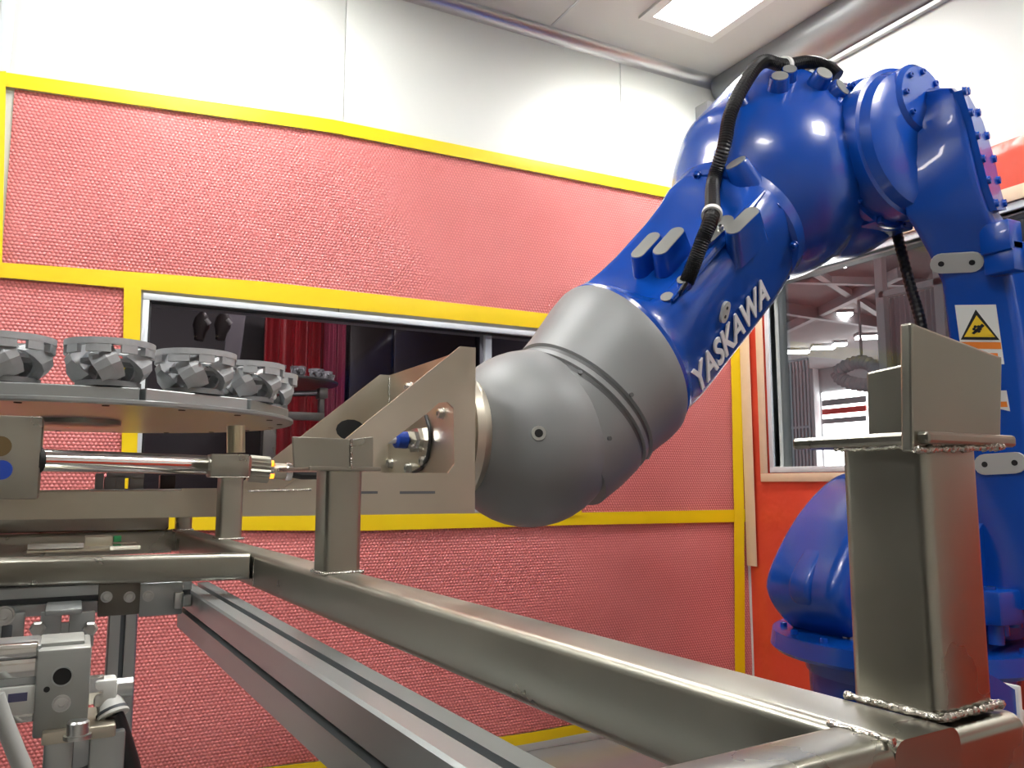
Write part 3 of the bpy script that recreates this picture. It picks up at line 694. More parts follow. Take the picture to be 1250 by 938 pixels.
# spray guns hanging in the booth
for k, x0 in enumerate((246, 272)):
    Yg = 4.2; t = thing('spray_gun', onY(x0, 375, Yg), ['dark spray gun hanging in the booth behind the window, beside another', 'dark spray gun with red hose hanging nearer the curtain'][k], 'spray gun', 'hanging spray guns')
    p = [onY(x0 - 4, 398, Yg), onY(x0 + 1, 386, Yg)]
    MB().lathe(onY(x0 + 2, 382, Yg), (onY(x0 - 3, 414, Yg) - onY(x0 + 2, 382, Yg)), [(0, .015), (.03, .035), (.07, .04), (.10, .028), (.14, .022)], 12).build('body', DKBROWN, t)
    MB().lathe(onY(x0 - 3, 405, Yg), (onY(x0 - 4, 416, Yg) - onY(x0 - 3, 405, Yg)), [(0, .02), (.03, .022), (.04, .008)], 10).build('nozzle', BRASS, t)
    MB().cyl(onY(x0 + 5, 390, Yg - .03), onY(x0 + 10, 396, Yg - .03), .012, 8).build('trigger', BOLT, t)
    top = onY(x0 + 4, 330, Yg); top.z = 3.19
    MB().tube([onY(x0 + 2, 384, Yg), onY(x0 + 2, 375, Yg), Vector((onY(x0 + 2, 375, Yg).x, Yg, 3.19))], .009, 8).build('hose', REDM if k else BLACK, t)

# ================================================================== GRIPPER FORK (on the robot flange)
GF = thing('gripper_fork', T((.95, 2.33, 1.10)), 'stainless sheet metal fork bracket bolted to the robot wrist, reaching under the rack', 'gripper')
XE = .951
Yn, Yf_ = 2.0, 2.66
def side_plate(Y, d):
    P = lambda x, z: Vector((x, Y, z))
    outer = [P(-.16, 1.105), P(XE, 1.10), P(XE, 1.548), P(.905, 1.548), P(.443, 1.165), P(-.16, 1.160)]
    hole = [P(.868, 1.395), P(.886, 1.38), P(.890, 1.23), P(.872, 1.206), P(.69, 1.206), P(.676, 1.215), P(.672, 1.25), P(.69, 1.27), P(.82, 1.37), P(.845, 1.392)]
    return outer, hole, d
o_, h_, d_ = side_plate(Yn, (0, .008, 0)); MB().holed(o_, h_, d_).build('side_plate', STEELP, GF, True, smooth=0)
P = lambda x, z: Vector((x, Yf_, z))
outer = [P(-.16, 1.105), P(XE, 1.10), P(XE, 1.548), P(.905, 1.548), P(.443, 1.165), P(-.16, 1.160)]
hc = onY(428, 525, Yf_); hole = [Vector((hc.x + .05 * math.cos(a), Yf_, hc.z + .035 * math.sin(a))) for a in [2*PI*k/14 for k in range(14)]]
MB().prism(outer, (0, .008, 0)).build('side_plate', STEELP, GF, True, smooth=0)
MB().prism([p - Vector((0, .001, 0)) for p in hole], (0, .0012, 0)).build('cutout', DARK, GF, True, smooth=0)
MB().box((XE - .012, Yn + .008, 1.10), (XE, Yf_, 1.548)).build('end_plate', STEELP, GF, True, smooth=0)
MB().box((-.16, Yn + .008, 1.105), (.95, Yn + .045, 1.112)).build('lower_flange', STEELP, GF, True, smooth=0)
MB().box((-.16, Yf_ - .04, 1.105), (.95, Yf_, 1.112)).build('lower_flange', STEELP, GF, True, smooth=0)
MB().box((-.10, Yn + .008, 1.115), (-.04, Yf_, 1.155)).build('cross_tie', STEELP, GF, True, smooth=0)
for px0, px1 in ((438, 461), (488, 531)):                         # tab slots in the near plate
    a, b = onY(px0, 600, Yn), onY(px1, 603, Yn); MB().box((a.x, Yn - .0006, b.z), (b.x, Yn + .001, a.z)).build('tab_slot', SLOT, GF, True, smooth=0)
bead([Vector((XE - .014, Yf_ - .004, 1.54)), Vector((XE - .014, Yf_ - .004, 1.40))], .006, GF, 51)
bead([onY(303, 600, Yn - .002), onY(380, 598, Yn - .002)], .004, GF, 52)
def hexbolt(c, n, r, h, name, parent, mt=BOLT, scale=True):
    n = Vector(n).normalized(); M = MB().lathe(c, n, [(0, r * 1.25), (h * .2, r * 1.25), (h * .2, r), (h * .9, r), (h, r * .8), (h, r * .45), (h * .45, r * .42)], 18)
    return M.build(name, mt, parent, scale)
for x, y in ((500, 473), (540, 505), (478, 566), (518, 563), (500, 572), (545, 470)):
    hexbolt(onX(x, y, XE - .012), (-1, 0, 0), .014, .016, 'screw', GF)
# pneumatic fitting on the end plate
FT = thing('air_fitting', T(onX(508, 540, XE - .02)), 'blue and chrome air fitting with hose inside the steel bracket', 'fitting')
c = onX(512, 538, XE - .012)
MB().lathe(c, (-1, -.15, .0), [(0, .042), (.02, .042), (.02, .03), (.05, .03)], 6).build('hexagon', CHROME, FT, True, smooth=20)
MB().lathe(c + Vector((-.05, -.006, 0)), (-1, -.15, 0), [(0, .026), (.03, .026), (.035, .018)], 18).build('release_ring', BLUEP, FT, True)
q = c + Vector((-.085, -.012, 0))
MB().tube([q, q + Vector((-.04, -.01, -.005)), q + Vector((-.10, -.03, -.03)), q + Vector((-.14, -.05, -.09))], .012, 10).build('hose', WHITE, FT, True)
M = MB(); pts = [onX(*p, XE - .016) for p in ((520, 508), (524, 522), (525, 540), (522, 558), (514, 572), (505, 577))]
M.tube(pts, .006, 8).build('black_cable', BLACK, FT, True)

# ================================================================== ROBOT
YR = 2.33
W0 = onY(690, 520, YR); EB = onY(915, 255, YR); BALL = onY(645, 535, YR); J3 = onY(1000, 219, YR)
ax = (EB - W0).normalized(); LEN = (EB - W0).length
nv = Vector((-ax.z, 0, ax.x)); yv = Vector((0, -1, 0))
th = math.radians(30)
mv = nv * math.cos(th) + yv * math.sin(th); sv = yv * math.cos(th) - nv * math.sin(th)
def A(t): return W0 + ax * (t * LEN)
RB = thing('robot_arm', T((2.95, 2.2, 1.18 - 1.18 / S)), 'large blue industrial robot arm with a grey wrist cover and white lettering', 'robot arm')
def rbuild(M, name, mt, parent=None, smooth=35): return M.build(name, mt, parent or RB, True, smooth)
def voxel(M, vox, it=4):
    """blend the shapes of M into one casting skin"""
    me = bpy.data.meshes.new('tmp'); me.from_pydata(M.v, [], M.f); o = bpy.data.objects.new('tmp', me); COL.objects.link(o)
    b = bmesh.new(); b.from_mesh(me); bmesh.ops.recalc_face_normals(b, faces=b.faces); b.to_mesh(me); b.free()
    r = o.modifiers.new('r', 'REMESH'); r.mode = 'VOXEL'; r.voxel_size = vox
    sm = o.modifiers.new('s', 'SMOOTH'); sm.factor = .5; sm.iterations = it
    dg = bpy.context.evaluated_depsgraph_get(); ev = o.evaluated_get(dg); m2 = ev.to_mesh()
    R = MB(); R.v = [v.co.copy() for v in m2.vertices]; R.f = [tuple(p.vertices) for p in m2.polygons]
    ev.to_mesh_clear(); bpy.data.objects.remove(o); bpy.data.meshes.remove(me); return R
# --- grey wrist cover (bell) and ball
tR = .302
prof = [(-.10, .25), (-.03, .268), (.030, .276), (.034, .268), (.046, .268), (.05, .277), (.062, .277), (.066, .269), (.076, .269), (.081, .278), (.12, .281), (.18, .290), (.24, .300), (.29, .303), (tR, .300)]
def slant(t, d):
    """the joint line between cover and forearm runs obliquely"""
    wgt = max(0, min(1, (t - .09) / (tR - .09))) if t <= tR else max(0, min(1, (.45 - t) / (.45 - tR)))
    return t - .048 * (1 - d.dot(nv)) * wgt
rs = []
for t, r in prof:
    ring_ = []
    for j in range(72):
        a = 2 * PI * j / 72; d = nv * math.cos(a) + yv * math.sin(a); ring_.append(A(slant(t, d)) + d * r)
    rs.append(ring_)
wc = rbuild(MB().rings(rs), 'wrist_cover', GREYC)
for t in (.040, .071): rbuild(MB().lathe(W0, ax, [((t - .005) * LEN, .2692), ((t + .005) * LEN, .2692)], 72, cap=False), 'groove', GREYD, wc)
XFL = 1.065
M = MB(); prof = []
for k in range(0, 25):
    a = PI * k / 24; x = -.287 * math.cos(a); prof.append((x, .287 * math.sin(a)))
prof = [(x, r) for x, r in prof if x > XFL - BALL.x]; x0 = XFL - BALL.x; r0 = math.sqrt(.287 ** 2 - x0 ** 2)
prof = [(x0 - .02, .15), (x0 - .02, r0 * .97), (x0, r0)] + prof; prof[-1] = (prof[-1][0], .001)
wb_ = rbuild(M.lathe(BALL, (1, 0, 0), prof, 72), 'wrist_ball', GREYC)
c = onY(658, 529, YR - .27); d = (Vector((c.x, YR - .27, c.z)) - BALL).normalized(); c = BALL + d * .285
rbuild(MB().lathe(c, d, [(0, .022), (.004, .021), (.004, .014)], 20), 'washer', BOLT, wb_); rbuild(MB().cyl(c, c + d * .005, .0125, 14), 'socket', DARK, wb_)
# seams and small screws of the cover
for x, y in ((708, 457), (757, 485), (729, 535)):
    q = onY(x, y, YR - .22); t = (q - W0).dot(ax); pr = q - W0 - ax * t; pr.normalize()
    rr = .281; rbuild(MB().cyl(W0 + ax * t + pr * (rr - .003), W0 + ax * t + pr * (rr + .004), .007, 10), 'screw', GREYD, wc)
lip = [onY(752, 550, YR - .03), onY(806, 535, YR - .03), onY(792, 561, YR - .03), onY(756, 564, YR - .03)]
rbuild(MB().prism(lip, (0, .14, 0)), 'lip', GREYC, wc, 0)
# --- tool flange rings
rbuild(MB().lathe((XE, YR, BALL.z), (1, 0, 0), [(0, .20), (.022, .20), (.022, .188), (.034, .188), (.034, .205), (.058, .205), (.058, .19), (.068, .19), (.068, .207), (.094, .207), (.10, .19), (.13, .18)], 64), 'tool_flange', STEELP)
# --- forearm casting
def section(hm, hs, p, dip, n=96):
    out = []
    for j in range(n):
        a = 2 * PI * j / n; ca, sa = math.cos(a), math.sin(a)
        x = hm * math.copysign(abs(ca) ** (2 / p), ca); y = hs * math.copysign(abs(sa) ** (2 / p), sa)
        if y < 0: y *= 1 - dip * 4.2
        if x > 0: x -= dip * 1.1 * math.exp(-((y + .01) / (hs * .60)) ** 6)
        out.append((x, y))
    return out
rows = [(tR, .292, .292, 2, 0), (tR + .012, .295, .295, 2, 0), (tR + .025, .275, .275, 2.3, 0), (tR + .05, .25, .254, 3.4, .012), (.38, .243, .252, 4.2, .034), (.43, .240, .249, 4.8, .046), (.50, .238, .247, 5, .050), (.66, .240, .248, 5, .050), (.76, .246, .25, 4.4, .040), (.82, .254, .254, 3.6, .018), (.88, .262, .262, 2.6, 0), (.93, .262, .262, 2, 0)]
fa = rbuild(MB().rings([[A(slant(t, (mv * x + sv * y).normalized())) + mv * x + sv * y for x, y in section(hm, hs, p, dp)] for t, hm, hs, p, dp in rows]), 'forearm', BLUE, smooth=28)
# side ribs of the channel
for sgn, s0 in ((1, .19),):
    pts = [A(t) + mv * .236 + sv * s0 for t in (.36, .45, .60, .76, .85)]
    rbuild(MB().tube(pts, .018, 10, rr=lambda i: (.006, .016, .018, .016, .006)[i]), 'rib', BLUE, fa)
# rotary ring behind the forearm
rbuild(MB().lathe(A(.865), ax, [(0, .268), (.012, .282), (.05, .286), (.12, .286)], 64), 'roll_ring', BLUE)
for k in range(10):
    a = 2 * PI * k / 10 + .3; d = mv * math.cos(a) + sv * math.sin(a)
    hexbolt(A(.868) + d * .272, -ax, .014, .018, 'bolt', RB, BLUE)
# --- elbow housing (one blended casting)
M = MB()
M.lathe(A(.885), ax, [(0, .278), (.10, .30), (.22, .345), (.36, .375), (.50, .36)], 48)
M.bm(lambda b: bmesh.ops.create_uvsphere(b, u_segments=40, v_segments=24, radius=.385, matrix=Matrix.Translation(A(1.12))))
M.lathe(J3 + Vector((0, .34, 0)), (0, -1, 0), [(0, .25), (.05, .32), (.12, .355), (.44, .36), (.56, .325), (.64, .27)], 56)
M.cyl(A(1.05) + nv * .10, A(1.35) + nv * .10, .30, 40)
el = rbuild(voxel(M, .022, 8), 'elbow_housing', BLUE, smooth=60)
# --- elbow joint flange and lower arm
def JL(l): return J3 + Vector((0, -l, 0))
rbuild(MB().lathe(JL(.27), (0, -1, 0), [(0, .285), (.03, .298), (.05, .298), (.052, .280), (.10, .280), (.102, .29), (.15, .29), (.155, .275), (.19, .26), (.21, .22)], 64), 'joint_flange', BLUE)
for k in range(14):
    a = 2 * PI * k / 14; c = JL(.32) + Vector((math.cos(a), 0, math.sin(a))) * .290
    hexbolt(c, (0, -1, 0), .013, .02, 'flange_bolt', RB, BLUE)
# lower arm: sections surveyed row by row (far edge, near corner, rear edge)
YLA, YLC, YLR = 1.90, 1.69, 1.75
LROWS = [(106, 1124, 1160, 1165), (114, 1114, 1167, 1173), (150, 1104, 1177, 1192), (200, 1098, 1189, 1208), (230, 1098, 1197, 1213), (262, 1103, 1209, 1222), (285, 1117, 1219, 1240), (310, 1131, 1227, 1262), (345, 1147, 1235, 1285),
         (400, 1154, 1245, 1310), (480, 1166, 1254, 1330), (560, 1180, 1258, 1340), (680, 1190, 1262, 1350), (745, 1195, 1264, 1350)]
def lrow(y):
    r = [lerp_poly([(q[0], q[k]) for q in LROWS], y) for k in (1, 2, 3)]
    return onY(r[0], y, YLA), onY(r[1], y, YLC), onY(r[2], y, YLR)
def round_poly(P, r, n=3):
    out = []; k = len(P)
    for i in range(k):
        a, b, c = P[i - 1], P[i], P[(i + 1) % k]; d0, d1 = (a - b), (c - b); rr = min(r, d0.length * .4, d1.length * .4); d0.normalize(); d1.normalize()
        for j in range(n + 1):
            u = j / n; p = b + d0 * rr * (1 - u) ** 2 + d1 * rr * u ** 2; out.append(p)
    return out
def smooth_loop(pts, it=2):
    for _ in range(it):
        q = []
        for a, b in zip(pts, pts[1:] + pts[:1]): q += [(a[0] * .75 + b[0] * .25, a[1] * .75 + b[1] * .25), (a[0] * .25 + b[0] * .75, a[1] * .25 + b[1] * .75)]
        pts = q
    return pts
def slab(loop, y0, y1, bev, seg=3):
    """side outline with rounded edges, from y0 (far) to y1 (near)"""
    n = len(loop); cx = sum(p[0] for p in loop) / n; cz = sum(p[1] for p in loop) / n
    def inset(d):
        out = []
        for i in range(n):
            p0, p1, p2 = loop[i - 1], loop[i], loop[(i + 1) % n]
            t = Vector((p2[0] - p0[0], p2[1] - p0[1])); 
            if t.length < 1e-6: t = Vector((1, 0))
            t.normalize(); nn = Vector((-t.y, t.x))
            if nn.dot(Vector((cx - p1[0], cz - p1[1]))) < 0: nn = -nn
            out.append((p1[0] + nn.x * d, p1[1] + nn.y * d))
        return out
    rs = []
    for k in range(seg + 1): a = PI / 2 * k / seg; rs.append([Vector((x, y0 - bev * (1 - math.cos(a)), z)) for x, z in inset(bev * (1 - math.sin(a)))])
    for k in range(seg + 1): a = PI / 2 * (1 - k / seg); rs.append([Vector((x, y1 + bev * (1 - math.cos(a)), z)) for x, z in inset(bev * (1 - math.sin(a)))])
    return MB().rings(rs)
rs = []
for y in [106, 108, 114, 125, 150, 175, 200, 230, 250, 262, 274, 285, 297, 310, 327, 345, 370, 400, 440, 480, 520, 560, 620, 680, 745]:
    pl_, pc, pr = lrow(y); bk_ = Vector((max(pr.x + .12, pl_.x + .22), 1.96, pl_.z))
    k_ = .0 if y == 106 else .028
    sec_ = [pl_, pc, pr, bk_]
    if y == 106:
        cc = (pl_ + pc + pr + bk_) / 4; sec_ = [cc + (p - cc) * .8 for p in sec_]; k_ = .02
    rs.append(round_poly(sec_, k_))
la = rbuild(MB().rings(rs), 'lower_arm', BLUE, smooth=40)
# raised cover strip with bolts on the outer face
cov = []
for y in (112, 150, 195, 230, 258): 
    pl_, pc, pr = lrow(y); cov.append((pc, pr))
dn_ = Vector((.35, -.94, 0))
poly = [a.lerp(b, .12) for a, b in cov] + [a.lerp(b, .95) for a, b in reversed(cov)]
cp = rbuild(MB().rings([[a.lerp(b, .10) - dn_ * .01, a.lerp(b, .97) - dn_ * .01, a.lerp(b, .97) + dn_ * .022, a.lerp(b, .10) + dn_ * .022] for a, b in cov]), 'cover_plate', BLUE, la, 0)
for y in (114, 140, 168, 196, 222, 250):
    pl_, pc, pr = lrow(y)
    for u in (.16, .88): hexbolt(pc.lerp(pr, u) + dn_ * .02, dn_, .014, .012, 'cover_bolt', la, BLUE)
# round cap with bolts on top of the joint
cq = onY(1108, 128, 1.90)
rbuild(MB().lathe(cq + Vector((0, .14, 0)), (0, -1, 0), [(0, .135), (.19, .135), (.205, .12), (.21, .06)], 32), 'motor_cap', BLUE)
for k in range(8):
    a = 2 * PI * k / 8; hexbolt(cq + Vector((math.cos(a) * .10, -.06, math.sin(a) * .10)), (0, -1, 0), .011, .018, 'cap_bolt', RB, BLUE)
# stop blocks on the outer edge
for x, y in ((1228, 287), (1233, 312)):
    p = onY(x, y, 1.66); rbuild(MB().box((p.x - .03, 1.63, p.z - .06), (p.x + .05, 1.74, p.z + .05), .008), 'stop_block', BLUE, la)
# two-hole plates
def hole_plate(c, e1, e2, n, L, H, parent, nm='two_hole_plate'):
    c = Vector(c); e1 = Vector(e1).normalized(); n = Vector(n).normalized(); e2 = Vector(e2).normalized(); pts = []
    for k in range(9): a = -PI/2 + PI*k/8; pts.append(c + e1 * (L/2 - H/2 + H/2 * math.cos(a)) + e2 * (H/2 * math.sin(a)))
    for k in range(9): a = PI/2 + PI*k/8; pts.append(c - e1 * (L/2 - H/2) + e1 * (H/2 * math.cos(a)) + e2 * (H/2 * math.sin(a)))
    o = rbuild(MB().prism(pts, n * .012), nm, TAGM, parent, 30)
    for sg in (-1, 1):
        q = c + e1 * sg * (L / 2 - H / 2) + n * .0115
        rbuild(MB().cyl(q, q + n * .0015, H * .14, 12), 'hole', DARK, o)
    return o
def front_pt(px, py):
    a, c, _ = lrow(py); up = (lrow(py - 15)[0] - lrow(py + 15)[0]).normalized(); e = (c - a).normalized(); n = up.cross(e).normalized()
    if n.x > 0: n = -n
    d = ray(px, py); return C0 + d * ((a - C0).dot(n) / d.dot(n)), up, e, n
for x, y in ((1168, 320), (1222, 566)):
    p, t_, e1, n_ = front_pt(x, y); hole_plate(p + n_ * .002, e1 + t_ * .06, n_.cross(e1), n_, .175, .075, la)
# warning label
p, t_, e1, n_ = front_pt(1194, 398)
def lq(a, b, c, d, off, th_, name, mt, parent):
    q = p + n_ * off; return rbuild(MB().prism([q + e1 * x + t_ * z for x, z in ((a, b), (c, b), (c, d), (a, d))], n_ * th_), name, mt, parent, 0)
lab = lq(-.066, -.14, .066, .078, .002, .002, 'warning_label', WHITE, la)
def ltri(s, off, nm, mt):
    q = p + n_ * off; pts = [q + t_ * (-.052 + .0) + e1 * 0 + (e1 * x + t_ * z) for x, z in ((-.062 * s, -.0 + .052 * (1 - s)), (.062 * s, .052 * (1 - s)), (0, .115 * (s * .96 + .02)))]
    return rbuild(MB().prism(pts, n_ * .001), nm, mt, lab, 0)
ltri(1.0, .0042, 'triangle_border', DARK); ltri(.80, .0052, 'triangle', SIGNY)
q = p + n_ * .0064 - t_ * .012
for k in range(6):                                               # hand and gear mark
    a = 2 * PI * k / 6; c = q + e1 * (.010 * math.cos(a) - .004) + t_ * (.010 * math.sin(a))
    rbuild(MB().cyl(c, c + n_ * .001, .0055, 8), 'gear_mark', DARK, lab)
rbuild(MB().prism([q + e1 * x + t_ * z for x, z in ((-.024, -.016), (-.016, -.02), (.022, .012), (.014, .02))], n_ * .001), 'hand_mark', DARK, lab, 0)
lq(-.064, -.085, .064, -.060, .0042, .001, 'orange_band', ORANGE, lab)
lq(-.064, -.12, .05, -.10, .0042, .001, 'orange_band', ORANGE, lab)
p, t_, e1, n_ = front_pt(1213, 497)
lab = lq(-.05, -.06, .05, .06, .002, .002, 'small_label', WHITE, la)
lq(.02, .0, .045, .02, .0042, .001, 'orange_mark', ORANGE, lab); lq(.02, -.04, .045, -.03, .0042, .001, 'orange_mark', ORANGE, lab)
# --- bosses on the forearm and elbow
def boss(px, py, w, l, h, mount, ang=0.0, top=TAGM, hole=False):
    top = PADM
    """oblong foot standing on the channel face, found by its top"""
    pl_o = A(.7) + mv * (.205 + h); d = ray(px, py); t = (pl_o - C0).dot(mv) / d.dot(mv); c = C0 + d * t
    u = ax * math.cos(ang) + sv * math.sin(ang); v = sv * math.cos(ang) - ax * math.sin(ang)
    def loop(c, k):
        pts = []
        for j in range(8): a = -PI/2 + PI*j/7; pts.append(c + u * (l/2 - w/2 + w/2 * math.cos(a)) * k + v * (w/2 * math.sin(a)) * k)
        for j in range(8): a = PI/2 + PI*j/7; pts.append(c + u * (-l/2 + w/2 + w/2 * math.cos(a)) * k + v * (w/2 * math.sin(a)) * k)
        return pts
    o = rbuild(MB().rings([loop(c - mv * (h + .06), 1.25), loop(c - mv * .01, 1.02), loop(c - mv * .002, 1.0)]), 'boss', BLUE, mount)
    rbuild(MB().prism(loop(c - mv * .002, .96), mv * .003), 'pad', top, o, 30)
    return c
boss(788, 299, .050, .15, .065, fa, 0); boss(816, 294, .055, .16, .075, fa, 0); boss(906, 269, .055, .16, .075, fa, .1)
cB = boss(874, 280, .06, .17, .06, fa, .1)
boss(834, 341, .045, .045, .045, fa); boss(814, 362, .045, .045, .03, fa)
def eboss(px, py, r, h, depth_guess):
    """round foot on the elbow casting"""
    d = ray(px, py); best = None
    t0 = depth_guess
    p = C0 + d * t0; n = (p - (A(1.12) if px < 930 else JL(0.05))); 
    if px >= 930: n.y *= .35
    n.normalize()
    o = rbuild(MB().lathe(p - n * (h + .06), n, [(0, r * 1.3), (h + .05, r), (h + .06, r * .96)], 18), 'boss', BLUE, el)
    rbuild(MB().cyl(p, p + n * .003, r * .85, 18), 'pad', TAGM, o); return p, n
def hit(px, py):
    """depth where a sight line meets the elbow casting"""
    o = bpy.data.objects['elbow_housing']; off = parent_world(RB); d = ray(px, py)
    bpy.context.view_layer.update()
    ok, loc, nn, i = o.ray_cast(C0 - off, d.normalized())
    if not ok: return None
    w_ = loc + off; return C0 + (w_ - C0) / S, nn          # back to survey size
def place_eboss(px, py, r, h):
    q = hit(px, py)
    if q is None: return None
    p, n = q; n = Vector(n)
    if px < 930: n = (n * .3 + nv + ax * .25).normalized()
    o = rbuild(MB().lathe(p - n * .05, n, [(0, r * 1.3), (.05 + h * .9, r), (.05 + h, r * .94)], 18), 'boss', BLUE, el)
    rbuild(MB().cyl(p + n * h, p + n * (h + .003), r * .85, 18), 'pad', PADM, o); return p, n
for a in ((838, 248, .045, .07), (908, 216, .045, .06), (950, 108, .036, .05), (998, 103, .036, .05), (1020, 113, .04, .03), (1034, 96, .03, .05), (962, 96, .03, .04), (902, 125, .03, .03)):
    place_eboss(*a)
# small vented knobs and white plate on the forearm side
d = ray(884, 381); pl_o = A(.6) + sv * .25; t = (pl_o - C0).dot(sv) / d.dot(sv); c = C0 + d * t
hole_plate(c - sv * .004, mv * .75 + ax * .66, sv.cross(mv * .75 + ax * .66), sv, .075, .045, fa)
# --- lettering on the side face of the forearm
cu = bpy.data.curves.new('letters', 'FONT'); cu.body = 'YASKAWA'; cu.size = 1.0; cu.align_x = 'LEFT'; cu.extrude = .012; cu.offset = .022; cu.space_character = 1.02
to = bpy.data.objects.new('letters_tmp', cu); COL.objects.link(to)
ev = to.evaluated_get(bpy.context.evaluated_depsgraph_get()); tm = ev.to_mesh()
tv = [v.co.copy() for v in tm.vertices]; tf = [tuple(p.vertices) for p in tm.polygons]; ev.to_mesh_clear(); bpy.data.objects.remove(to)
tw = max(v.x for v in tv); thh = max(v.y for v in tv)
# baseline surveyed on the photograph
def on_side(px, py, off=.251):
    d = ray(px, py); o_ = A(.6) + sv * off; t = (o_ - C0).dot(sv) / d.dot(sv); return C0 + d * t
b0, b1 = on_side(851, 481), on_side(938, 363); bd = b1 - b0; bl_ = bd.length; bd.normalize(); bu = sv.cross(bd); 
if bu.dot(mv) < 0: bu = -bu
ts = bl_ / tw; hs_ = .118 / thh
M = MB(); M.v = [b0 + bd * (v.x * ts) + bu * (v.y * hs_) + sv * (v.z * .25 + .004) for v in tv]; M.f = tf
rbuild(M, 'lettering', LETTER, fa, 0)
# --- black corrugated hose with clamps
def spline(P, n=12):
    P = [Vector(p) for p in P]; out = []
    for i in range(len(P) - 1):
        p0, p1, p2, p3 = P[max(i - 1, 0)], P[i], P[i + 1], P[min(i + 2, len(P) - 1)]
        for k in range(n):
            t = k / n; out.append(.5 * ((2 * p1) + (p2 - p0) * t + (2*p0 - 5*p1 + 4*p2 - p3) * t*t + (3*p1 - p0 - 3*p2 + p3) * t**3))
    out.append(P[-1]); return out
def lift(px, py, dz):
    q = hit(px, py)
    if q is None: return None
    return q[0] + Vector(q[1]) * dz
def fpt(px, py, off):
    d = ray(px, py); o_ = A(.7) + mv * off; t = (o_ - C0).dot(mv) / d.dot(mv); return C0 + d * t
pts = [fpt(838, 345, .235), fpt(846, 325, .27), fpt(858, 293, .33), fpt(869, 262, .36)]
for x, y, h in ((882, 222, .07), (892, 185, .06), (899, 150, .06), (915, 118, .07), (935, 96, .07)):
    q = lift(x, y, h); 
    if q: pts.append(q)
pL = pts[-1]
def depth_of(p): return (p - C0).dot(_fw)
dL = depth_of(pL)
for x, y, dd in ((958, 80, .03), (985, 76, .06), (1008, 81, .06), (1023, 93, .03)):
    pts.append(C0 + ray(x, y) * (dL + dd))
sp = spline(pts, 26)
hs2 = rbuild(MB().tube(sp, .024, 12, rr=lambda i: .0265 if i % 2 else .0225), 'corrugated_hose', BLACK, smooth=0)
def clamp(p, ax_, r, parent):
    M = MB(); ax_ = Vector(ax_).normalized(); e1, e2 = perp(ax_); rs = []
    for j in range(24):
        a = 2 * PI * j / 24; d = e1 * math.cos(a) + e2 * math.sin(a)
        rs.append([p + d * r - ax_ * .010, p + d * (r + .007) - ax_ * .010, p + d * (r + .007) + ax_ * .010, p + d * r + ax_ * .010])
    return rbuild(M.rings(rs, closed=True), 'hose_clamp', WHITE, parent)
clamp(pts[3], pts[4] - pts[2], .027, hs2); clamp(C0 + ray(958, 80) * (dL + .03), (1, .2, .3), .027, hs2)
hexbolt(cB + sv * .02, mv, .010, .02, 'clamp_screw', hs2, BOLT)
rbuild(MB().tube([fpt(828, 362, .21), fpt(833, 352, .27), fpt(838, 345, .28)], .008, 8), 'thin_cable', BLACK, hs2)
# second hose below the elbow
pts = [onY(1088, 262, 2.15), onY(1096, 290, 2.1), onY(1110, 345, 2.06), onY(1124, 395, 2.02), onY(1132, 450, 2.04), onY(1130, 560, 2.08), onY(1120, 690, 2.14)]
rbuild(MB().tube(spline(pts, 18), .021, 12, rr=lambda i: .022 if i % 2 else .0195), 'corrugated_hose', BLACK, smooth=0)
rbuild(MB().box((2.62, 2.0, 2.16), (2.84, 2.12, 2.24), .01), 'hose_bracket', BLUE)
# --- rotating head, lower joint and base
headL = [(2.86, 1.20), (2.70, 1.09), (2.57, .95), (2.47, .80), (2.485, .71), (2.56, .63), (2.66, .56), (3.35, .56), (3.42, .75), (3.38, 1.0), (3.2, 1.18), (3.0, 1.24)]
hd = rbuild(slab(smooth_loop(headL, 2), 2.52, 2.14, .06, 4), 'rotating_head', BLUE, smooth=40)
hd2 = rbuild(slab(smooth_loop([(2.80, 1.12), (2.66, 1.03), (2.53, .90), (2.44, .79), (2.49, .70), (2.70, .66), (3.2, .7), (3.2, 1.1)], 2), 2.36, 2.26, .02), 'casting_rib', BLUE, hd, 40)
p = onY(1002, 782, 2.30); hole_plate((2.60, 2.20, .64), (-.25, 0, 1), (0, -1, 0), (-1, -.1, -.2), .12, .055, hd)
hole_plate((2.80, 2.125, .88), (.1, 0, 1), (1, 0, 0), (0, -1, 0), .14, .055, hd)
rbuild(MB().lathe((2.95, 2.22, .60), (0, 0, -1), [(0, .40), (.01, .505), (.07, .515), (.085, .50), (.085, .40), (.16, .38)], 72), 'turntable', BLUE)
for k in range(16):
    a = 2 * PI * k / 16; hexbolt((2.95 + .46 * math.cos(a), 2.22 + .46 * math.sin(a), .59), (0, 0, 1), .014, .02, 'turntable_bolt', RB, BLUE)
zf = 1.18 - 1.18 / S
rbuild(MB().lathe((2.95, 2.22, zf), (0, 0, 1), [(0, .44), (.05, .44), (.06, .40), (.30, .36), (.66, .37)], 56), 'base', BLUE)
rbuild(MB().box((2.50, 1.77, zf), (3.40, 2.67, zf + .04), .01), 'base_plate', BLUE)
# lower joint housing and bolts under the lower arm
rbuild(MB().lathe((3.08, 2.16, .85), (0, -1, 0), [(0, .27), (.26, .27), (.27, .24), (.30, .24)], 48), 'shoulder_joint', BLUE)
for x, y in ((1208, 752), (1222, 765), (1237, 755), (1216, 776)):
    p = onY(x, y, 1.80); rbuild(MB().cyl(p + Vector((0, .0, .10)), p - Vector((0, 0, .03)), .026, 12), 'lug', BLUE, la)
p = onY(1222, 752, 1.82); rbuild(MB().box((p.x - .13, 1.74, p.z - .02), (p.x + .14, 1.88, p.z + .10), .015), 'lower_clamp', BLUE, la)
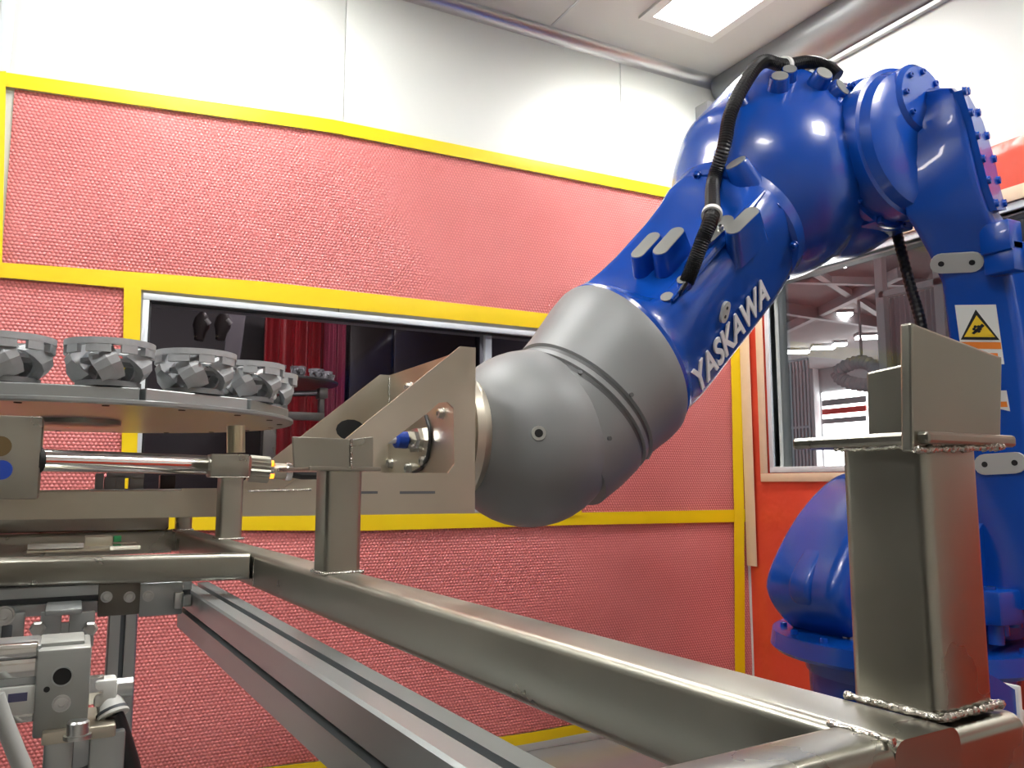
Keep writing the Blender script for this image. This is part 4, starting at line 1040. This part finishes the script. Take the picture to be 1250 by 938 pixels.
# connector box at the base
ba, bb = onY(1178, 815, 1.58), onY(1240, 938, 1.58)
cbx = rbuild(MB().prism([Vector((ba.x, 1.58, zf + .1)), Vector((bb.x + .03, 1.58, zf + .1)), onY(1240, 843, 1.58), onY(1196, 815, 1.58), onY(1178, 815, 1.58)], (0, .36, 0)), 'connector_box', BLUE, smooth=0)
e = onY(1241, 842, 1.575); rbuild(MB().box((e.x, 1.57, zf + .1), (e.x + .018, 1.90, e.z + .01), .005), 'cover_sheet', WHITE, cbx)
q = onY(1210, 818, 1.62); rbuild(MB().lathe((q.x, 1.68, q.z - .01), (0, 0, 1), [(0, .034), (.03, .034), (.045, .018)], 16), 'plug', BLUE, cbx)
q = onY(1237, 920, 1.57); rbuild(MB().box((q.x - .05, 1.555, q.z - .03), (q.x + .015, 1.585, q.z + .07), .006), 'side_clip', BLUE, cbx)
q = onY(1252, 878, 1.62); rbuild(MB().tube([(q.x - .03, 1.66, q.z), (q.x + .03, 1.66, q.z), (q.x + .12, 1.66, q.z - .05)], .022, 10), 'white_plug', WHITE, cbx)
q = onY(1248, 907, 1.62); rbuild(MB().tube([(q.x - .03, 1.64, q.z), (q.x + .05, 1.64, q.z), (q.x + .15, 1.64, q.z - .08)], .016, 10), 'orange_cable', ORANGE, cbx)

# sensor clip standing beside the near post
CL = thing('metal_clip', T(onY(1203, 920, .36)), 'small bright metal clip plates beside the near steel post', 'clip')
a = onY(1196, 868, .40); b = onY(1213, 938, .40)
for (x0, y0, x1, y1, Y) in ((1189, 868, 1201, 952, .40), (1196, 903, 1215, 960, .37)):
    a, b = onY(x0, y0, Y), onY(x1, y1, Y); MB().box((a.x, Y, b.z), (b.x, Y + .03, a.z), .003).build('plate', CHROME, CL, True)

# ================================================================== ALUMINIUM FRAME
AF = thing('profile_stand', T((.1, 1.2, 1.18 - 1.18 / S)), 'grey aluminium profile frame under the steel tubes', 'frame')
def profile(a, b, w, h, e1, e2, nm, slots=((1, 0), (-1, 0), (0, 1), (0, -1))):
    """slotted extrusion: four corner lobes around recessed slots"""
    sw, sd = .010, .012; pts = []
    W2, H2 = w / 2, h / 2
    sec = [(W2, sw/2), (W2, H2 - .003), (W2 - .003, H2), (sw/2, H2), (sw/2, H2 - sd), (-sw/2, H2 - sd), (-sw/2, H2), (-W2 + .003, H2), (-W2, H2 - .003), (-W2, sw/2), (-W2 + sd, sw/2), (-W2 + sd, -sw/2), (-W2, -sw/2), (-W2, -H2 + .003),
           (-W2 + .003, -H2), (-sw/2, -H2), (-sw/2, -H2 + sd), (sw/2, -H2 + sd), (sw/2, -H2), (W2 - .003, -H2), (W2, -H2 + .003), (W2, -sw/2), (W2 - sd, -sw/2), (W2 - sd, sw/2)]
    M = MB().rings([[Vector(p) + e1 * x + e2 * y for x, y in sec] for p in (a, b)])
    o = M.build(nm, ALU, AF, True, smooth=0)
    for n_, off, wv, nvv in ((e1, W2, e2, 1), (e1, -W2, e2, -1), (e2, H2, e1, 1), (e2, -H2, e1, -1)):
        sgn = 1 if off > 0 else -1
        q = n_ * (off - sgn * (sd - .0005)); L = [Vector(p) + q + wv * (s * sw / 2 * .98) for p in (a, b) for s in (-1, 1)]
        MB().prism([L[0], L[1], L[3], L[2]], n_ * (sgn * .0006)).build('slot_floor', SLOT, o, True, smooth=0)
    return o
PWd, PHd, PZ = .056, .080, .995
ax0 = lambda Y: Vector((.250 + .045 * .8 - .045 * Y, Y, PZ - PHd / 2)); rd = Vector((-.045, 1, 0)).normalized(); rv = Vector((1, .045, 0)).normalized()
profile(ax0(.30), ax0(1.66), PWd, PHd, rv, zd, 'long_profile')
cy0 = 1.52
def CPt(x, y): return onY(x, y, cy0)
zc0, zc1 = CPt(120, 712).z, CPt(120, 748).z
czm = (zc0 + zc1) / 2
profile(Vector((-.75, cy0 + .028, czm)), Vector((ax0(cy0).x - PWd / 2 - .001, cy0 + .028, czm)), .056, zc0 - zc1, Vector((0, 1, 0)), zd, 'cross_profile')
profile(Vector((CPt(142, 800).x + .03, 1.95, zf)), Vector((CPt(142, 800).x + .03, 1.95, .99)), .055, .055, Vector((1, 0, 0)), Vector((0, 1, 0)), 'leg')
profile(Vector((-.62, 1.95, zf)), Vector((-.62, 1.95, .99)), .055, .055, Vector((1, 0, 0)), Vector((0, 1, 0)), 'leg')
profile(ax0(.34) - zd * (PZ - PHd / 2 - zf), ax0(.34) - zd * (PHd / 2 + .0005), .055, .055, rv, rd, 'leg')
profile(Vector((-.75, 1.98, czm)), Vector((ax0(1.66).x - .04, 1.98, czm)), .056, zc0 - zc1, Vector((0, 1, 0)), zd, 'cross_profile')
# connecting plates with bolts
def pbox(x0, y0, x1, y1, Y, t, nm, mt, parent, bev=.002):
    a, b = onY(x0, y0, Y), onY(x1, y1, Y); return MB().box((a.x, Y, b.z), (b.x, Y + t, a.z), bev).build(nm, mt, parent, True)
o = pbox(121, 712, 170, 750, cy0 - .006, .006, 'joint_plate', mat('brown_steel', (.20, .185, .16), .4, .8), AF)
for x in (130, 158): hexbolt(onY(x, 729, cy0 - .006), (0, -1, 0), .0072, .009, 'bolt', o)
o = pbox(171, 713, 222, 750, cy0 - .005, .005, 'joint_plate', ALU, AF)
hexbolt(onY(181, 728, cy0 - .005), (0, -1, 0), .0072, .007, 'bolt', o)
a = onY(218, 733, cy0 - .006); MB().box((a.x - .007, cy0 - .012, a.z - .014), (a.x + .007, cy0 - .005, a.z + .014), .002).build('slot_nut', BOLT, o, True)
# T-bracket plates below the cross profile
TP = thing('bracket_plates', T(onY(80, 770, 1.45)), 'grey mounting plates hanging under the aluminium cross profile', 'bracket')
pbox(50, 748, 73, 790, 1.45, .006, 'plate', ALU, TP); pbox(85, 748, 114, 790, 1.45, .006, 'plate', ALU, TP); pbox(50, 762, 114, 790, 1.456, .004, 'plate', ALU, TP)
pbox(55, 746, 100, 750, 1.40, .10, 'top_flange', ALU, TP)
for x in (46, 110): 
    a = onY(x, 767, 1.44); MB().lathe(a, (0, -1, 0), [(0, .011), (.01, .011), (.012, .008)], 6).build('bolt', BOLT, TP, True)
pbox(-30, 752, 28, 787, 1.50, .012, 'end_plate', ALU, TP); hexbolt(onY(5, 752, 1.499), (0, -1, 0), .012, .009, 'bolt', TP)
pbox(2, 764, 14, 782, 1.496, .004, 'slot', SLOT, TP)
# far small cross plates of the steel frame (clutter between the rails)
CR = thing('guide_plate', T(onZ(90, 655, 1.03)), 'thin steel guide plates lying between the frame tubes', 'plate')
for x0, x1, y, Y in ((34, 102, 666, 1.62), (134, 171, 668, 1.62)):
    a, b = onY(x0, y - 1, Y), onY(x1, y + 3, Y); MB().box((a.x, Y, b.z), (b.x, Y + .05, a.z)).build('strip', CHROME, CR, True)
a, b = onY(104, 656, 1.70), onY(137, 668, 1.70); MB().box((a.x, 1.70, b.z), (b.x, 1.76, a.z), .002).build('block', STEELP, CR, True)
a, b = onY(139, 655, 1.72), onY(148, 662, 1.72); MB().box((a.x, 1.72, b.z), (b.x, 1.74, a.z), .001).build('green_clip', GREEN, CR, True)
MB().box((onY(34, 668, 1.66).x, 1.63, onY(60, 672, 1.63).z - .004), (onY(171, 668, 1.66).x, 1.78, onY(60, 672, 1.63).z)).build('base_strip', STEELP, CR, True)
# valve blocks behind the shaft
VB = thing('valve_block', T(onY(150, 590, 2.45)), 'small grey valve blocks behind the drive shaft, under the disc', 'valve')
for x0, y0, x1, y1 in ((117, 578, 126, 598), (128, 583, 141, 598), (142, 580, 152, 598), (158, 584, 175, 598), (131, 577, 176, 584), (196, 580, 214, 598)):
    pbox(x0, y0, x1, y1, 2.45, .05, 'block', CAST if x0 != 196 else DKBROWN, VB)
pbox(110, 597, 222, 600, 2.43, .08, 'base_strip', CHROME, VB)

# ================================================================== PNEUMATIC CYLINDER
YC = 1.02
PC = thing('pneumatic_cylinder', T(onY(60, 895, YC)), 'grey pneumatic cylinder with square end block beside the black air hose', 'cylinder')
eb = pbox(46, 795, 106, 895, YC, .085, 'end_block', mat('grey_block', (.34, .35, .33), .45, .4), PC, .003)
a = onY(76, 826, YC); MB().lathe(a, (0, -1, 0), [(-.002, .0105), (.001, .0105), (.001, .0088)], 24, cap=False).build('port_ring', ALU, eb, True)
MB().cyl(a, a + Vector((0, -.0008, 0)), .0088, 24).build('port_hole', DARK, eb, True)
a = onY(75, 859, YC); hexbolt(a, (0, -1, 0), .0072, .005, 'screw', eb)
a = onY(57, 842, YC); MB().cyl(a, a + Vector((0, -.001, 0)), .003, 12).build('bleed_hole', DARK, eb, True)
for x in (56, 93): 
    a = onY(x, 796, YC + .02); MB().cyl((a.x, YC + .025, a.z), (a.x, YC + .025, a.z + .0012), .009, 14).build('top_hole', SLOT, eb, True)
a = onY(75, 792, YC + .03); MB().lathe((a.x, YC + .05, a.z), (0, 0, 1), [(-.01, .016), (.004, .016), (.006, .01)], 14).build('nipple', BOLT, eb, True)
pbox(48, 786, 103, 796, YC + .02, .06, 'top_step', mat('grey_block_top', (.30, .31, .29), .5, .4), eb)
for z0, z1, rr_ in ((790, 800, .5), (806, 822, .5), (826, 840, .5), (866, 876, .5)): pass
a, b = onY(-60, 795, YC + .01), onY(46, 880, YC + .01)
cyl = MB().box((a.x, YC + .012, b.z), (b.x, YC + .075, a.z), .006).build('barrel', ALU, PC, True)
for y0, y1, dd in ((793, 801, .006), (812, 826, .004), (873, 880, .006)):
    a, b = onY(-60, y0, YC + .01), onY(46, y1, YC + .01); MB().box((a.x, YC + .012 - dd, b.z), (b.x, YC + .02, a.z), .002).build('tie_rod', CHROME, cyl, True)
a, b = onY(-40, 844, YC + .01), onY(46, 870, YC + .01); MB().box((a.x, YC + .005, b.z), (b.x, YC + .013, a.z), .002).build('label_rail', WHITE, cyl, True)
a, b = onY(10, 848, YC + .004), onY(33, 856, YC + .004); MB().box((a.x, YC + .0042, b.z), (b.x, YC + .0052, a.z)).build('dark_print', mat('print_blue', (.10, .10, .2), .5), cyl, True)
# mounting plate and bolt
pbox(51, 896, 141, 900, YC - .012, .09, 'mounting_plate', STEELP, PC)
pbox(52, 878, 141, 897, YC + .05, .006, 'rear_plate', mat('plate_brown', (.33, .31, .27), .45, .5), PC)
a = onY(95, 893, YC - .02); MB().lathe((a.x, YC + .004 - .02, a.z - .008), (0, 0, 1), [(0, .0135), (.004, .0135), (.004, .0108), (.016, .0108), (.018, .009), (.018, .005)], 20).build('cap_screw', BOLT, PC, True)
# upright profile under the cylinder
a, b = onY(54, 901, YC), onY(150, 960, YC)
UP = thing('aluminium_upright', T(((a.x + b.x) / 2, YC + .03, zf)), 'upright aluminium profile carrying the pneumatic cylinder', 'profile')
cx = (a.x + b.x) / 2; hw_ = (b.x - a.x) / 2; zt_ = onY(80, 901, YC).z
for s0, s1 in ((-hw_, -hw_ * .28), (hw_ * .10, hw_)):
    MB().box((cx + s0, YC, zf), (cx + s1, YC + .07, zt_), .003).build('profile_lobe', ALU, UP, True)
MB().box((cx - hw_ * .28, YC + .014, zf), (cx + hw_ * .1, YC + .06, zt_ - .001)).build('slot_floor', SLOT, UP, True)
q = onY(97, 915, YC + .004); MB().lathe((q.x, YC + .014, q.z), (0, -1, 0), [(0, .02), (.008, .02), (.01, .016)], 18).build('slot_nut', ALU, UP, True)
# elbow fitting and black hose
EF = thing('hose_fitting', T(onY(130, 845, YC)), 'pale elbow fitting with black air hose on the cylinder block', 'fitting')
a = onY(106, 843, YC + .03); ex = Vector((1, 0, 0))
MB().lathe(a, ex, [(0, .016), (.016, .016), (.016, .010), (.03, .010)], 6).build('hexagon', BOLT, EF, True, smooth=20)
e = onY(128, 842, YC + .03)
MB().box((e.x - .011, YC + .015, e.z - .016), (e.x + .012, YC + .045, e.z + .013), .004).build('body', WHITE, EF, True)
MB().cyl(e, e + Vector((.028, 0, 0)), .011, 16).build('knob', BOLT, EF, True)
f0 = onY(132, 852, YC + .03); f1 = onY(138, 872, YC + .02); dd = (f1 - f0)
MB().lathe(f0, dd, [(0, .0135), (dd.length * .65, .0145), (dd.length, .0165), (dd.length * 1.12, .0165)], 20).build('collet', WHITE, EF, True)
MB().lathe(f0 + dd * .80, dd, [(0, .0168), (.003, .0168)], 20).build('seal_ring', SLOT, EF, True)
pts = [f1, onY(145, 890, YC + .02), onY(153, 915, YC + .02), onY(161, 945, YC + .02), onY(166, 990, YC + .03)]
MB().tube(spline(pts, 10), .0105, 14).build('hose', BLACK, EF, True)
# pale air hose at the edge
AH = tag(MB().tube(spline([onY(-6, 850, .98), onY(4, 880, .98), onY(18, 915, .98), onY(34, 960, .98), onY(40, 1040, .98)], 10), .0085, 12).build('air_hose', mat('pale_hose', (.5, .52, .5), .35), None, True), 'pale translucent air hose hanging at the photo edge', 'hose')
